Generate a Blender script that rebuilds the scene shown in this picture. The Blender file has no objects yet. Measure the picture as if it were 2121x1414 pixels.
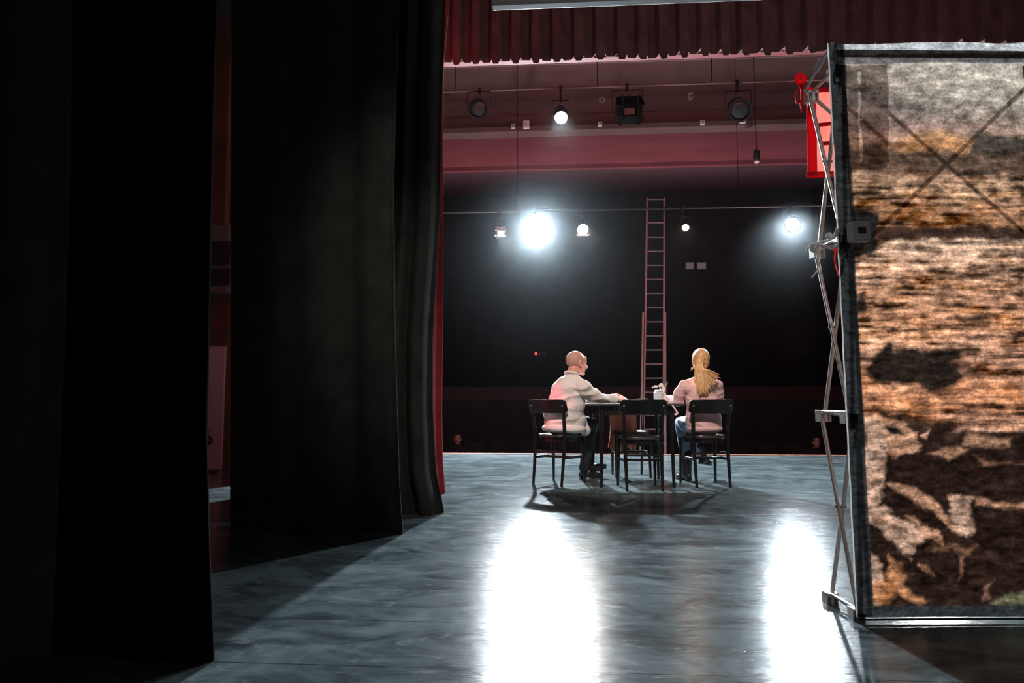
import bpy, bmesh, math, random
import numpy as np
from mathutils import Vector, Matrix, noise
PI = math.pi
R = math.radians
scene = bpy.context.scene
COL = scene.collection
random.seed(7)

# ------------------------------------------------------------------ camera
W_PX, H_PX, F_PX = 2121, 1414, 1420.0
CAM_H, TILT, PSI = 0.86, math.atan(118 / 1420.0), R(4.0)
cam_data = bpy.data.cameras.new('camera')
cam = bpy.data.objects.new('camera', cam_data)
COL.objects.link(cam)
cam_data.sensor_width = 36.0
cam_data.lens = 36.0 * F_PX / W_PX
cam_data.clip_start = 0.05
cam_data.clip_end = 200
cam.location = (0, 0, CAM_H)
cam.rotation_euler = (PI / 2 + TILT, 0, PSI)
scene.camera = cam

# ------------------------------------------------------------------ world, view, stage lights
world = bpy.data.worlds.new('world')
scene.world = world
world.use_nodes = True
bgn = world.node_tree.nodes['Background']
bgn.inputs[0].default_value = (0.9, 0.75, 0.7, 1)
bgn.inputs[1].default_value = 0.026
scene.view_settings.view_transform = 'Standard'
scene.view_settings.look = 'None'
scene.view_settings.exposure = 0.0
scene.view_settings.gamma = 1.0
scene.view_settings.use_curve_mapping = False

CP, SP = math.cos(PSI), math.sin(PSI)
def W(x, y, z=0.0):                       # heading coordinates (x right, y ahead) -> room
    return Vector((x * CP - y * SP, x * SP + y * CP, z))
def ray(px, py):
    u = (px - W_PX / 2) / F_PX
    v = (H_PX / 2 - py) / F_PX
    ct, st = math.cos(TILT), math.sin(TILT)
    return W(u, ct - st * v, st + ct * v), (ct - st * v)
C0 = Vector((0, 0, CAM_H))
def P(px, py, d):                         # a measured point at distance d along the heading
    r, h = ray(px, py)
    return C0 + r * (d / h)
def HY(px, py, Y):                        # on the room plane y = Y
    r, h = ray(px, py)
    return C0 + r * (Y / r.y)
def HZ(px, py, z=0.0):                    # on a level plane
    r, h = ray(px, py)
    return C0 + r * ((z - CAM_H) / r.z)

def spot(name, loc, target, power, color, angle=60, blend=0.4, radius=0.12, parent=None):
    d = bpy.data.lights.new(name, 'SPOT')
    d.energy = power; d.color = color; d.spot_size = R(angle); d.spot_blend = blend
    d.shadow_soft_size = radius
    o = bpy.data.objects.new(name, d)
    COL.objects.link(o)
    o.location = loc
    o.rotation_euler = (Vector(target) - Vector(loc)).to_track_quat('-Z', 'Y').to_euler()
    if parent: o.parent = parent
    return o
# overhead stage electrics out of the frame, with added fill spots among them
spot('overhead_spot', W(0.1, 1.2, 5.2), W(1.25, 7.0, 0.75), 1900, (1.0, 0.86, 0.78), 24, 0.8, 0.10)
spot('curtain_fill', W(0.3, 0.4, 5.6), W(-0.62, 5.0, 1.4), 420, (1.0, 0.95, 0.88), 22, 0.9, 0.2)  # unseen front fill, added to brighten the black curtains
spot('side_spot', W(-1.6, 5.45, 2.6), W(0.40, 6.95, 0.80), 420, (1.0, 0.10, 0.20), 9, 0.8, 0.05)
spot('overhead_spot', W(-1.2, 0.3, 4.6), W(1.6, 2.9, 1.1), 90, (1.0, 0.88, 0.84), 42, 0.9, 0.08)
spot('valance_fill', (1.5, 2.2, 6.6), (1.6, 7.0, 4.9), 110, (1.0, 0.84, 0.80), 110, 0.9, 0.2)  # unseen fill, added to bring up the dark valance
spot('wing_fill', W(-2.7, 6.6, 4.6), W(-3.2, 8.1, 1.0), 22, (1.0, 0.82, 0.78), 70, 0.9, 0.1)  # unseen dim fill, added to show the board in the gap
spot('house_fill', (-1.0, 12.9, 1.6), (0.2, 15.9, 6.9), 800, (1.0, 0.68, 0.70), 120, 0.9, 0.3)  # low fill without a fixture, added to lift the house ceiling
spot('house_fill', (4.5, 12.9, 1.6), (4.0, 15.9, 6.9), 600, (1.0, 0.72, 0.74), 120, 0.9, 0.3)  # second added house fill, towards the right

# thin haze volume added so the lamps glow, in place of lens glare
hz = bpy.data.meshes.new('haze')
_x0, _x1, _y0, _y1, _z0, _z1 = -5.9, 8.9, 10.75, 14.0, -0.9, 6.25
hz.from_pydata([(x, y, z) for x in (_x0, _x1) for y in (_y0, _y1) for z in (_z0, _z1)], [], [(0, 1, 3, 2), (4, 6, 7, 5), (0, 4, 5, 1), (2, 3, 7, 6), (0, 2, 6, 4), (1, 5, 7, 3)])
hzo = bpy.data.objects.new('haze', hz); COL.objects.link(hzo)
hm_ = bpy.data.materials.new('lamp_glow_haze'); hm_.use_nodes = True
_nt = hm_.node_tree; _nt.nodes.remove(_nt.nodes['Principled BSDF'])
_vs = _nt.nodes.new('ShaderNodeVolumeScatter'); _vs.inputs['Color'].default_value = (0.85, 0.95, 1, 1)
_vs.inputs['Density'].default_value = 0.0024; _vs.inputs['Anisotropy'].default_value = 0.84
_nt.links.new(_vs.outputs[0], _nt.nodes['Material Output'].inputs['Volume'])
hz.materials.append(hm_)
hzo['label'] = 'thin added haze giving the lamps a soft glow in place of lens glare'; hzo['category'] = 'haze'; hzo['kind'] = 'stuff'

# ------------------------------------------------------------------ materials
def new_mat(name):
    m = bpy.data.materials.new(name); m.use_nodes = True
    nt = m.node_tree; b = nt.nodes['Principled BSDF']
    return m, nt, b
def mat(name, col, rough=0.6, metal=0.0, var=0.15, scale=20.0, bump=0.0, bscale=80.0, spec=0.5, sheen=0.0, stretch=None):
    m, nt, b = new_mat(name)
    tc = nt.nodes.new('ShaderNodeTexCoord')
    mp = nt.nodes.new('ShaderNodeMapping'); nt.links.new(tc.outputs['Object'], mp.inputs[0])
    if stretch: mp.inputs['Scale'].default_value = stretch
    n = nt.nodes.new('ShaderNodeTexNoise'); n.inputs['Scale'].default_value = scale; n.inputs['Detail'].default_value = 5
    nt.links.new(mp.outputs[0], n.inputs[0])
    r = nt.nodes.new('ShaderNodeValToRGB')
    r.color_ramp.elements[0].position = 0.3; r.color_ramp.elements[1].position = 0.7
    lo = [max(0, c * (1 - var)) for c in col]; hi = [min(1, c * (1 + var)) for c in col]
    r.color_ramp.elements[0].color = (*lo, 1); r.color_ramp.elements[1].color = (*hi, 1)
    nt.links.new(n.outputs[0], r.inputs[0]); nt.links.new(r.outputs[0], b.inputs['Base Color'])
    b.inputs['Roughness'].default_value = rough; b.inputs['Metallic'].default_value = metal
    b.inputs['Specular IOR Level'].default_value = spec
    if sheen:
        b.inputs['Sheen Weight'].default_value = sheen; b.inputs['Sheen Roughness'].default_value = 0.4
    if bump:
        n2 = nt.nodes.new('ShaderNodeTexNoise'); n2.inputs['Scale'].default_value = bscale
        nt.links.new(mp.outputs[0], n2.inputs[0])
        bp = nt.nodes.new('ShaderNodeBump'); bp.inputs['Strength'].default_value = bump; bp.inputs['Distance'].default_value = 0.01
        nt.links.new(n2.outputs[0], bp.inputs['Height']); nt.links.new(bp.outputs[0], b.inputs['Normal'])
    return m
def emis(name, col, strength):
    m, nt, b = new_mat(name)
    b.inputs['Base Color'].default_value = (0.5, 0.5, 0.5, 1)
    b.inputs['Emission Color'].default_value = (*col, 1)
    b.inputs['Emission Strength'].default_value = strength
    return m
def cloth_thin(name, col, trans=0.5, var=0.1):
    m, nt, b = new_mat(name)
    b.inputs['Base Color'].default_value = (*col, 1); b.inputs['Roughness'].default_value = 0.8
    t = nt.nodes.new('ShaderNodeBsdfTranslucent'); t.inputs[0].default_value = (*col, 1)
    mx = nt.nodes.new('ShaderNodeMixShader'); mx.inputs[0].default_value = trans
    n = nt.nodes.new('ShaderNodeTexNoise'); n.inputs['Scale'].default_value = 30
    bp = nt.nodes.new('ShaderNodeBump'); bp.inputs['Strength'].default_value = 0.2; bp.inputs['Distance'].default_value = 0.01
    nt.links.new(n.outputs[0], bp.inputs['Height']); nt.links.new(bp.outputs[0], b.inputs['Normal'])
    nt.links.new(b.outputs[0], mx.inputs[1]); nt.links.new(t.outputs[0], mx.inputs[2])
    nt.links.new(mx.outputs[0], nt.nodes['Material Output'].inputs[0])
    return m
M = {}
M['velvet'] = mat('black_velvet', (0.036, 0.036, 0.032), 0.9, var=0.25, scale=6, bump=0.3, bscale=300, spec=0.08, sheen=0.03)
M['velvet_deep'] = mat('deep_black_velvet', (0.004, 0.004, 0.004), 0.95, var=0.2, scale=6, spec=0.05)
M['red_velvet'] = mat('red_velvet', (0.35, 0.02, 0.03), 0.8, var=0.2, scale=8, bump=0.2, bscale=200, spec=0.2, sheen=0.3)
M['valance'] = mat('dark_red_velvet', (0.16, 0.065, 0.066), 0.9, var=0.25, scale=5, bump=0.2, bscale=200, spec=0.1, sheen=0.1)
M['pink_plaster'] = mat('red_painted_header', (0.42, 0.075, 0.075), 0.8, var=0.1, scale=3)
M['house_brown'] = mat('brown_grey_house_paint', (0.24, 0.19, 0.18), 0.85, var=0.12, scale=2, stretch=(0.4, 1, 3))
M['ledge'] = mat('dim_ledge_paint', (0.12, 0.085, 0.08), 0.9, var=0.12, scale=2)
M['house_red'] = mat('red_light_tinted_paint', (0.28, 0.095, 0.115), 0.8, var=0.15, scale=2, stretch=(0.3, 1, 2))  # red light falling on the band is put into its paint colour
M['house_purple'] = mat('dim_plum_house_paint', (0.15, 0.09, 0.11), 0.85, var=0.15, scale=2)
M['house_dark'] = mat('dark_house_paint', (0.03, 0.033, 0.035), 0.9, var=0.2, scale=2)
M['house_wood'] = mat('dark_wood_dado', (0.06, 0.038, 0.036), 0.7, var=0.25, scale=3, stretch=(0.3, 1, 4))
M['wing_wall'] = mat('dusty_brown_wing_wall', (0.10, 0.075, 0.06), 0.9, var=0.25, scale=3)
M['black_wood'] = mat('black_lacquered_wood', (0.006, 0.005, 0.005), 0.30, var=0.3, scale=12, bump=0.1, bscale=60, spec=0.5, stretch=(1, 1, 0.15))
M['seat_wood'] = mat('seat_lacquer_glint', (0.03, 0.026, 0.026), 0.33, var=0.3, scale=14)  # paler than the chair black, standing in for lamp glints on the seat
M['table_top'] = mat('dark_table_lacquer', (0.035, 0.030, 0.03), 0.35, var=0.2, scale=10)
M['aluminium'] = mat('brushed_aluminium', (0.66, 0.60, 0.58), 0.32, metal=0.45, var=0.08, scale=60, bump=0.05)
M['ladder_metal'] = mat('worn_pinkish_aluminium', (0.55, 0.42, 0.42), 0.45, metal=0.6, var=0.12, scale=20)
M['black_metal'] = mat('black_painted_metal', (0.02, 0.028, 0.028), 0.5, var=0.2, scale=20)
M['fixture'] = mat('dark_green_black_metal', (0.010, 0.017, 0.017), 0.45, var=0.2, scale=15)
M['barn_metal'] = mat('bare_barn_door_metal', (0.85, 0.85, 0.85), 0.5, metal=0.3, var=0.1)
M['grey_plastic'] = mat('grey_plastic', (0.42, 0.42, 0.43), 0.5, var=0.1, bump=0.05)
M['dim_box'] = mat('dusty_dark_box', (0.10, 0.095, 0.095), 0.8, var=0.15)
M['white_plastic'] = mat('off_white_plastic', (0.6, 0.57, 0.56), 0.5, var=0.06)
M['dark_plastic'] = mat('dark_plastic', (0.02, 0.018, 0.018), 0.5, var=0.1)
M['white_board'] = mat('pale_board', (0.42, 0.38, 0.40), 0.8, var=0.06, scale=4)
M['batten'] = mat('pale_batten', (0.32, 0.30, 0.30), 0.7, var=0.08, scale=5)
M['rope'] = mat('white_cord', (0.8, 0.78, 0.76), 0.8, var=0.08, scale=90)
M['trim_wood'] = mat('worn_red_brown_wood_lip', (0.30, 0.13, 0.09), 0.6, var=0.25, scale=8, stretch=(0.2, 1, 1))
M['brown_cloth'] = mat('rust_brown_cloth', (0.42, 0.16, 0.105), 0.9, var=0.3, scale=12, bump=0.3, bscale=60)
M['skin_man'] = mat('ruddy_skin', (0.62, 0.27, 0.19), 0.5, var=0.12, scale=40, bump=0.05, bscale=120)
M['skin_woman'] = mat('fair_skin', (0.68, 0.36, 0.27), 0.5, var=0.08, scale=40)
M['shirt'] = mat('pale_linen_shirt', (0.66, 0.59, 0.55), 0.85, var=0.06, scale=14, bump=0.9, bscale=11, stretch=(1, 1, 1.8))
M['jacket'] = mat('dusty_pink_jacket', (0.66, 0.40, 0.39), 0.85, var=0.07, scale=14, bump=0.8, bscale=11, stretch=(1, 1, 2))
M['trousers'] = mat('black_trousers', (0.014, 0.013, 0.015), 0.8, var=0.2, scale=14, bump=0.1)
M['jeans'] = mat('pale_blue_jeans', (0.22, 0.30, 0.40), 0.85, var=0.2, scale=18, bump=0.1)
M['leather'] = mat('black_leather', (0.012, 0.011, 0.012), 0.28, var=0.2, scale=30, bump=0.1, bscale=150)
M['grey_hair'] = mat('cropped_grey_hair', (0.50, 0.27, 0.21), 0.7, var=0.25, scale=120, bump=0.5, bscale=300)
M['blonde'] = mat('golden_blonde_hair', (0.60, 0.33, 0.14), 0.45, var=0.25, scale=60, bump=0.3, bscale=150, stretch=(1, 1, 0.2))
M['blonde_light'] = mat('light_blonde_hair', (0.78, 0.52, 0.28), 0.45, var=0.2, scale=60)
M['ceramic'] = mat('pale_grey_ceramic', (0.62, 0.64, 0.68), 0.4, var=0.08, scale=20)
M['petal'] = mat('cream_dried_blossom', (0.8, 0.68, 0.58), 0.8, var=0.12, scale=40)
M['stem'] = mat('pale_dry_stem', (0.45, 0.36, 0.28), 0.8, var=0.15, scale=40)
M['paper'] = mat('grey_paper', (0.4, 0.4, 0.42), 0.8, var=0.08)
M['seat_fabric'] = mat('dark_seat_fabric', (0.03, 0.022, 0.024), 0.95, var=0.2)
M['dim_cloth'] = mat('dark_audience_clothes', (0.03, 0.022, 0.024), 0.95, var=0.2)
M['banner'] = cloth_thin('red_banner_cloth', (0.95, 0.16, 0.12), 0.6)
M['banner_deep'] = cloth_thin('deep_red_banner_hem', (0.70, 0.01, 0.03), 0.5)
M['piping'] = cloth_thin('white_seam_tape', (0.85, 0.82, 0.8), 0.6)
M['steel_light'] = emis('lit_lens_cool', (0.85, 0.95, 1.0), 60)
M['lens_main'] = emis('bright_cool_lens', (0.80, 0.93, 1.0), 150)
M['lens_right'] = emis('cool_lens', (0.80, 0.93, 1.0), 120)
M['lens_small'] = emis('warm_white_lens', (1.0, 0.93, 0.88), 45)
M['lens_amber'] = emis('amber_rimmed_lens', (1.0, 0.78, 0.55), 4)
M['lens_off'] = mat('unlit_lens', (0.03, 0.045, 0.045), 0.25, var=0.1)
M['led_red'] = emis('red_indicator', (1.0, 0.06, 0.10), 1.6)
M['dim_window'] = emis('dim_booth_window', (0.9, 0.8, 0.8), 0.03)

# stage floor
def floor_mat():
    m, nt, b = new_mat('scuffed_grey_dance_floor')
    L = nt.links.new
    tc = nt.nodes.new('ShaderNodeTexCoord')
    def mp(s, rot=0):
        q = nt.nodes.new('ShaderNodeMapping'); q.inputs['Scale'].default_value = s; q.inputs['Rotation'].default_value = (0, 0, rot)
        L(tc.outputs['Object'], q.inputs[0]); return q
    def nz(q, sc, det=6, dist=0.0, rough=0.6):
        n = nt.nodes.new('ShaderNodeTexNoise'); n.inputs['Scale'].default_value = sc; n.inputs['Detail'].default_value = det
        n.inputs['Distortion'].default_value = dist; n.inputs['Roughness'].default_value = rough
        L(q.outputs[0], n.inputs[0]); return n
    def ramp(src, p0, p1, c0=(0, 0, 0, 1), c1=(1, 1, 1, 1)):
        r = nt.nodes.new('ShaderNodeValToRGB'); r.color_ramp.elements[0].position = p0; r.color_ramp.elements[1].position = p1
        r.color_ramp.elements[0].color = c0; r.color_ramp.elements[1].color = c1; L(src, r.inputs[0]); return r
    base = nz(mp((1.0, 1.6, 1)), 2.2, 8, 1.2, 0.65)
    rb = ramp(base.outputs[0], 0.34, 0.70, (0.026, 0.036, 0.039, 1), (0.165, 0.205, 0.215, 1))
    # pale scuffs and smears
    sc = nz(mp((1.0, 2.2, 1), 0.25), 4.5, 10, 1.6, 0.72)
    rs = ramp(sc.outputs[0], 0.57, 0.78)
    mx = nt.nodes.new('ShaderNodeMixRGB'); L(rs.outputs[0], mx.inputs[0]); L(rb.outputs[0], mx.inputs[1]); mx.inputs[2].default_value = (0.30, 0.325, 0.325, 1)
    # fine scratches: thin bands of stretched noise in three directions
    cur = mx
    for i, (s, a) in enumerate((((3, 60, 1), 0.5), ((3, 70, 1), -0.7), ((2, 50, 1), 1.3))):
        q = nz(mp(s, a), 1.0, 2, 0.6)
        r1 = ramp(q.outputs[0], 0.70, 0.74)
        g = nz(mp((1, 1, 1), a), 1.7, 2)
        r2 = ramp(g.outputs[0], 0.5, 0.6)
        mu = nt.nodes.new('ShaderNodeMath'); mu.operation = 'MULTIPLY'; L(r1.outputs[0], mu.inputs[0]); L(r2.outputs[0], mu.inputs[1])
        k = nt.nodes.new('ShaderNodeMixRGB'); L(mu.outputs[0], k.inputs[0]); L(cur.outputs[0], k.inputs[1])
        k.inputs[2].default_value = (0.26, 0.28, 0.28, 1) if i != 1 else (0.02, 0.024, 0.026, 1)
        cur = k
    # board joints every 0.6 m running across the stage
    sep = nt.nodes.new('ShaderNodeSeparateXYZ'); L(tc.outputs['Object'], sep.inputs[0])
    dv = nt.nodes.new('ShaderNodeMath'); dv.operation = 'DIVIDE'; dv.inputs[1].default_value = 0.45; L(sep.outputs[1], dv.inputs[0])
    fr = nt.nodes.new('ShaderNodeMath'); fr.operation = 'FRACT'; L(dv.outputs[0], fr.inputs[0])
    lt = nt.nodes.new('ShaderNodeMath'); lt.operation = 'LESS_THAN'; lt.inputs[1].default_value = 0.012; L(fr.outputs[0], lt.inputs[0])
    k = nt.nodes.new('ShaderNodeMixRGB'); L(lt.outputs[0], k.inputs[0]); L(cur.outputs[0], k.inputs[1]); k.inputs[2].default_value = (0.02, 0.022, 0.022, 1)
    L(k.outputs[0], b.inputs['Base Color'])
    rr = ramp(sc.outputs[0], 0.3, 0.8, (0.12, 0.12, 0.12, 1), (0.19, 0.19, 0.19, 1)); L(rr.outputs[0], b.inputs['Roughness'])
    b.inputs['Specular IOR Level'].default_value = 0.32
    hn = nz(mp((0.5, 5, 1), -PSI), 16, 5, 0.3)
    bp = nt.nodes.new('ShaderNodeBump'); bp.inputs['Strength'].default_value = 0.35; bp.inputs['Distance'].default_value = 0.004
    L(hn.outputs[0], bp.inputs['Height']); L(bp.outputs[0], b.inputs['Normal'])
    return m
M['floor'] = floor_mat()

# ------------------------------------------------------------------ mesh builder
class MB:
    def __init__(s): s.v = []; s.f = []; s.smooth = True
    def add(s, vs, fs):
        b = len(s.v); s.v += [Vector(v) for v in vs]; s.f += [tuple(b + i for i in f) for f in fs]; return s
    def box(s, c, d, rot=None):
        x, y, z = d[0] / 2, d[1] / 2, d[2] / 2
        vs = [Vector((sx * x, sy * y, sz * z)) for sx in (-1, 1) for sy in (-1, 1) for sz in (-1, 1)]
        if rot is not None: vs = [rot @ v for v in vs]
        vs = [v + Vector(c) for v in vs]
        return s.add(vs, [(0, 1, 3, 2), (4, 6, 7, 5), (0, 4, 5, 1), (2, 3, 7, 6), (0, 2, 6, 4), (1, 5, 7, 3)])
    def bar(s, p0, p1, w, h, up=(0, 0, 1)):
        p0, p1 = Vector(p0), Vector(p1); d = (p1 - p0); L = d.length; d.normalize()
        u = Vector(up); sd = d.cross(u)
        if sd.length < 1e-4: sd = d.cross(Vector((1, 0, 0)))
        sd.normalize(); u = sd.cross(d)
        m = Matrix((sd, d, u)).transposed()
        return s.box((p0 + p1) / 2, (w, L, h), m)
    def tube(s, pts, rad, seg=12, cap=True, flat=None):
        pts = [Vector(p) for p in pts]; n = len(pts)
        if not isinstance(rad, (list, tuple)): rad = [rad] * n
        t0 = (pts[1] - pts[0]).normalized()
        u = t0.cross(Vector((0, 0, 1)))
        if u.length < 1e-3: u = t0.cross(Vector((0, 1, 0)))
        u.normalize(); b = len(s.v)
        for i, p in enumerate(pts):
            t = (pts[min(i + 1, n - 1)] - pts[max(i - 1, 0)]).normalized()
            u = (u - t * u.dot(t)).normalized(); w = t.cross(u)
            r = rad[i]; ra, rb_ = (r, r) if not flat else (r, r * flat)
            for k in range(seg):
                a = 2 * PI * k / seg
                s.v.append(p + u * (math.cos(a) * ra) + w * (math.sin(a) * rb_))
        for i in range(n - 1):
            for k in range(seg):
                k2 = (k + 1) % seg
                s.f.append((b + i * seg + k, b + i * seg + k2, b + (i + 1) * seg + k2, b + (i + 1) * seg + k))
        if cap:
            s.f.append(tuple(b + k for k in range(seg))[::-1]); s.f.append(tuple(b + (n - 1) * seg + k for k in range(seg)))
        return s
    def limb(s, p0, p1, r0, r1, seg=20):          # tapered capsule
        p0, p1 = Vector(p0), Vector(p1); d = (p1 - p0).normalized()
        pts, rd = [], []
        for i in range(7):
            a = PI / 2 * i / 6; pts.append(p0 - d * r0 * math.cos(a)); rd.append(max(r0 * math.sin(a), 1e-4))
        for i in range(7):
            a = PI / 2 * i / 6; pts.append(p1 + d * r1 * math.sin(a)); rd.append(max(r1 * math.cos(a), 1e-4))
        return s.tube(pts, rd, seg)
    def chain(s, pts, rad):
        for i in range(len(pts) - 1): s.limb(pts[i], pts[i + 1], rad[i], rad[i + 1])
        return s
    def ell(s, c, r, rot=None, seg=28, rings=16):
        vs = []; fs = []
        for i in range(rings + 1):
            a = PI * i / rings
            for k in range(seg):
                b_ = 2 * PI * k / seg
                sa = max(math.sin(a), 1e-3)
                v = Vector((r[0] * sa * math.cos(b_), r[1] * sa * math.sin(b_), r[2] * math.cos(a)))
                if rot is not None: v = rot @ v
                vs.append(v + Vector(c))
        for i in range(rings):
            for k in range(seg):
                k2 = (k + 1) % seg
                fs.append((i * seg + k, (i + 1) * seg + k, (i + 1) * seg + k2, i * seg + k2))
        fs.append(tuple(range(seg))); fs.append(tuple(rings * seg + k for k in range(seg))[::-1])
        return s.add(vs, fs)
    def lathe(s, prof, seg=32, m=None):           # profile of (r, z) about z
        vs = []; fs = []
        for (r, z) in prof:
            for k in range(seg):
                a = 2 * PI * k / seg; v = Vector((max(r, 1e-4) * math.cos(a), max(r, 1e-4) * math.sin(a), z))
                if m is not None: v = m @ v
                vs.append(v)
        for i in range(len(prof) - 1):
            for k in range(seg):
                k2 = (k + 1) % seg
                fs.append((i * seg + k, i * seg + k2, (i + 1) * seg + k2, (i + 1) * seg + k))
        return s.add(vs, fs)
    def prism(s, poly, h, m=None):                # polygon in xy, thickness h in z
        n = len(poly)
        vs = [Vector((x, y, 0)) for x, y in poly] + [Vector((x, y, h)) for x, y in poly]
        if m is not None: vs = [m @ v for v in vs]
        return s.add(vs, [tuple(range(n))[::-1], tuple(n + i for i in range(n))] + [(i, (i + 1) % n, n + (i + 1) % n, n + i) for i in range(n)])
    def xf(s, m): s.v = [m @ v for v in s.v]; return s
    def build(s, name, material, parent=None, smooth=None, bevel=0.0, off=None):
        me = bpy.data.meshes.new(name)
        vs = s.v
        if parent is not None and 'base' in parent:
            mw = Matrix.Translation(parent.location) @ parent.rotation_euler.to_matrix().to_4x4()
            iv = mw.inverted(); vs = [iv @ v for v in vs]
        me.from_pydata([tuple(v) for v in vs], [], s.f); me.update()
        o = bpy.data.objects.new(name, me); COL.objects.link(o)
        me.materials.append(material)
        if parent is not None: o.parent = parent
        fix(me)
        if (s.smooth if smooth is None else smooth):
            for p in me.polygons: p.use_smooth = True
            try: me.set_sharp_from_angle(angle=R(40))
            except Exception: pass
        if bevel:
            md = o.modifiers.new('bevel', 'BEVEL'); md.width = bevel; md.segments = 2; md.limit_method = 'ANGLE'
        return o
def fix(me):
    bm = bmesh.new(); bm.from_mesh(me); bmesh.ops.recalc_face_normals(bm, faces=bm.faces); bm.to_mesh(me); bm.free()

def tag(o, label=None, cat=None, group=None, kind=None):
    if label: o['label'] = label
    if cat: o['category'] = cat
    if group: o['group'] = group
    if kind: o['kind'] = kind
    return o
def thing(name, loc, label, cat, group=None, rot=0.0, world_children=True):
    o = bpy.data.objects.new(name, None); COL.objects.link(o); o.empty_display_size = 0.1
    o.location = loc; o.rotation_euler = (0, 0, rot)
    if world_children: o['base'] = 1                 # children are given in room coordinates
    return tag(o, label, cat, group)
def struct(name, mb, m, bevel=0.0, smooth=False):
    o = mb.build(name, m, smooth=smooth, bevel=bevel); o['kind'] = 'structure'; return o
def copy_tree(o, parent=None):
    c = o.copy(); COL.objects.link(c)
    if parent: c.parent = parent
    for ch in [x for x in bpy.data.objects if x.parent == o]: copy_tree(ch, c)
    return c

def fuse(mb, name, material, parent, voxel=0.006, smooth=3, wr=0.0, wsc=(9, 9, 9), fn=None, label=None):
    """union the overlapping volumes into one continuous skin"""
    me = bpy.data.meshes.new(name + '_tmp'); me.from_pydata([tuple(v) for v in mb.v], [], mb.f); fix(me)
    t = bpy.data.objects.new('tmp', me); COL.objects.link(t)
    rm = t.modifiers.new('r', 'REMESH'); rm.mode = 'VOXEL'; rm.voxel_size = voxel
    if smooth:
        sm = t.modifiers.new('s', 'SMOOTH'); sm.iterations = smooth; sm.factor = 0.5
    dg = bpy.context.evaluated_depsgraph_get(); dg.update()
    ev = t.evaluated_get(dg); me2 = bpy.data.meshes.new_from_object(ev)
    bpy.data.objects.remove(t); bpy.data.meshes.remove(me)
    me2.name = name
    nrm = [v.normal.copy() for v in me2.vertices]
    for v, n in zip(me2.vertices, nrm):
        d = 0.0
        if wr:
            q = Vector((v.co.x * wsc[0], v.co.y * wsc[1], v.co.z * wsc[2]))
            w_ = noise.noise(q * 0.6) * 1.5
            a = noise.noise(q + Vector((w_, w_, 0)))
            d += wr * (1 - abs(a) * 3.0)
        if fn: d += fn(v.co, n)
        v.co = v.co + n * d
    if parent is not None and 'base' in parent:
        mw = Matrix.Translation(parent.location) @ parent.rotation_euler.to_matrix().to_4x4()
        iv = mw.inverted()
        for v in me2.vertices: v.co = iv @ v.co
    for p in me2.polygons: p.use_smooth = True
    me2.materials.clear(); me2.materials.append(material)
    o = bpy.data.objects.new(name, me2); COL.objects.link(o)
    if parent is not None: o.parent = parent
    if label: o['label'] = label
    return o

# ------------------------------------------------------------------ the setting
YE = HZ(1300, 942).y                              # stage lip
struct('floor', MB().box((1.75, (YE - 2.0) / 2, -0.06), (13.5, YE + 2.0, 0.12)), M['floor'])
struct('trim_1', MB().box((1.75, YE + 0.035, -0.012), (13.5, 0.07, 0.05)), M['trim_wood'], 0.006)
struct('wall_stage_front', MB().box((1.0, YE - 0.02, -0.56), (12, 0.1, 0.90)), M['house_dark'])
HF = -1.0
struct('floor_house', MB().box((1.0, YE + 7.0, HF - 0.05), (16, 14, 0.1)), M['house_dark'])
struct('wall_left', MB().box((-4.95, 3.0, 3.6), (0.1, 10, 7.4)), M['wing_wall'])
struct('wall_right', MB().box((8.4, 3.0, 3.6), (0.1, 10, 7.4)), M['house_dark'])
YB = YE + 13.9
struct('wall_house_left', MB().box((-6.0, YE + 7, 4.0), (0.1, 14, 10)), M['house_dark'])
struct('wall_house_right', MB().box((9.0, YE + 7, 4.0), (0.1, 14, 10)), M['house_dark'])
struct('wall_rear', MB().box((1.5, YB, 3.9), (15, 0.1, 9.8)), M['house_dark'])
# raised rear parapet of the house, faint brown dado
Y2 = 17.5
zt = HY(1300, 801, Y2).z; zb = HY(1300, 828, Y2).z
struct('wall_dado', MB().box((1.5, Y2, (zt + zb) / 2), (14.9, 0.12, zt - zb)), M['house_wood'])
struct('wall_dado_lower', MB().box((1.5, Y2, (zb + HF) / 2), (14.9, 0.10, zb - HF)), M['house_dark'])
# stepped house ceiling: a bulkhead carrying the lamps, a red band, a plum slope
YA = 14.4
za1 = HY(1300, 110, YA).z; za0 = HY(1300, 268, YA).z
struct('ceiling_bulkhead', MB().box((1.5, YA + 0.05, (za0 + za1) / 2 + 0.2), (14.9, 0.1, za1 - za0 + 0.4)), M['house_brown'])
zl = HY(1300, 279, YA - 0.25).z
struct('trim_2', MB().box((1.5, YA - 0.10, za0 - 0.03), (14.9, 0.35, 0.12)), M['ledge'], 0.01)
for i, yy in enumerate((128, 200, 232)):
    zz = HY(1300, yy, YA).z
    struct('trim_%d' % (3 + i), MB().box((1.5, YA - 0.02, zz), (14.9, 0.05, 0.03)), M['house_brown'])
YC = 16.0
zc1 = HY(1300, 262, YC).z; zc0 = HY(1300, 346, YC).z
struct('ceiling_red_band', MB().box((1.5, YC + 0.05, (zc0 + zc1) / 2), (14.9, 0.1, zc1 - zc0)), M['house_red'])
struct('ceiling_front', MB().box((1.5, (YE + YA) / 2 - 0.6, 8.9), (14.9, YA - YE + 4.0, 0.1)), M['house_dark'])
m = MB()
p0 = HY(1300, 346, YC).z; p1 = HY(1300, 398, YB).z
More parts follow.
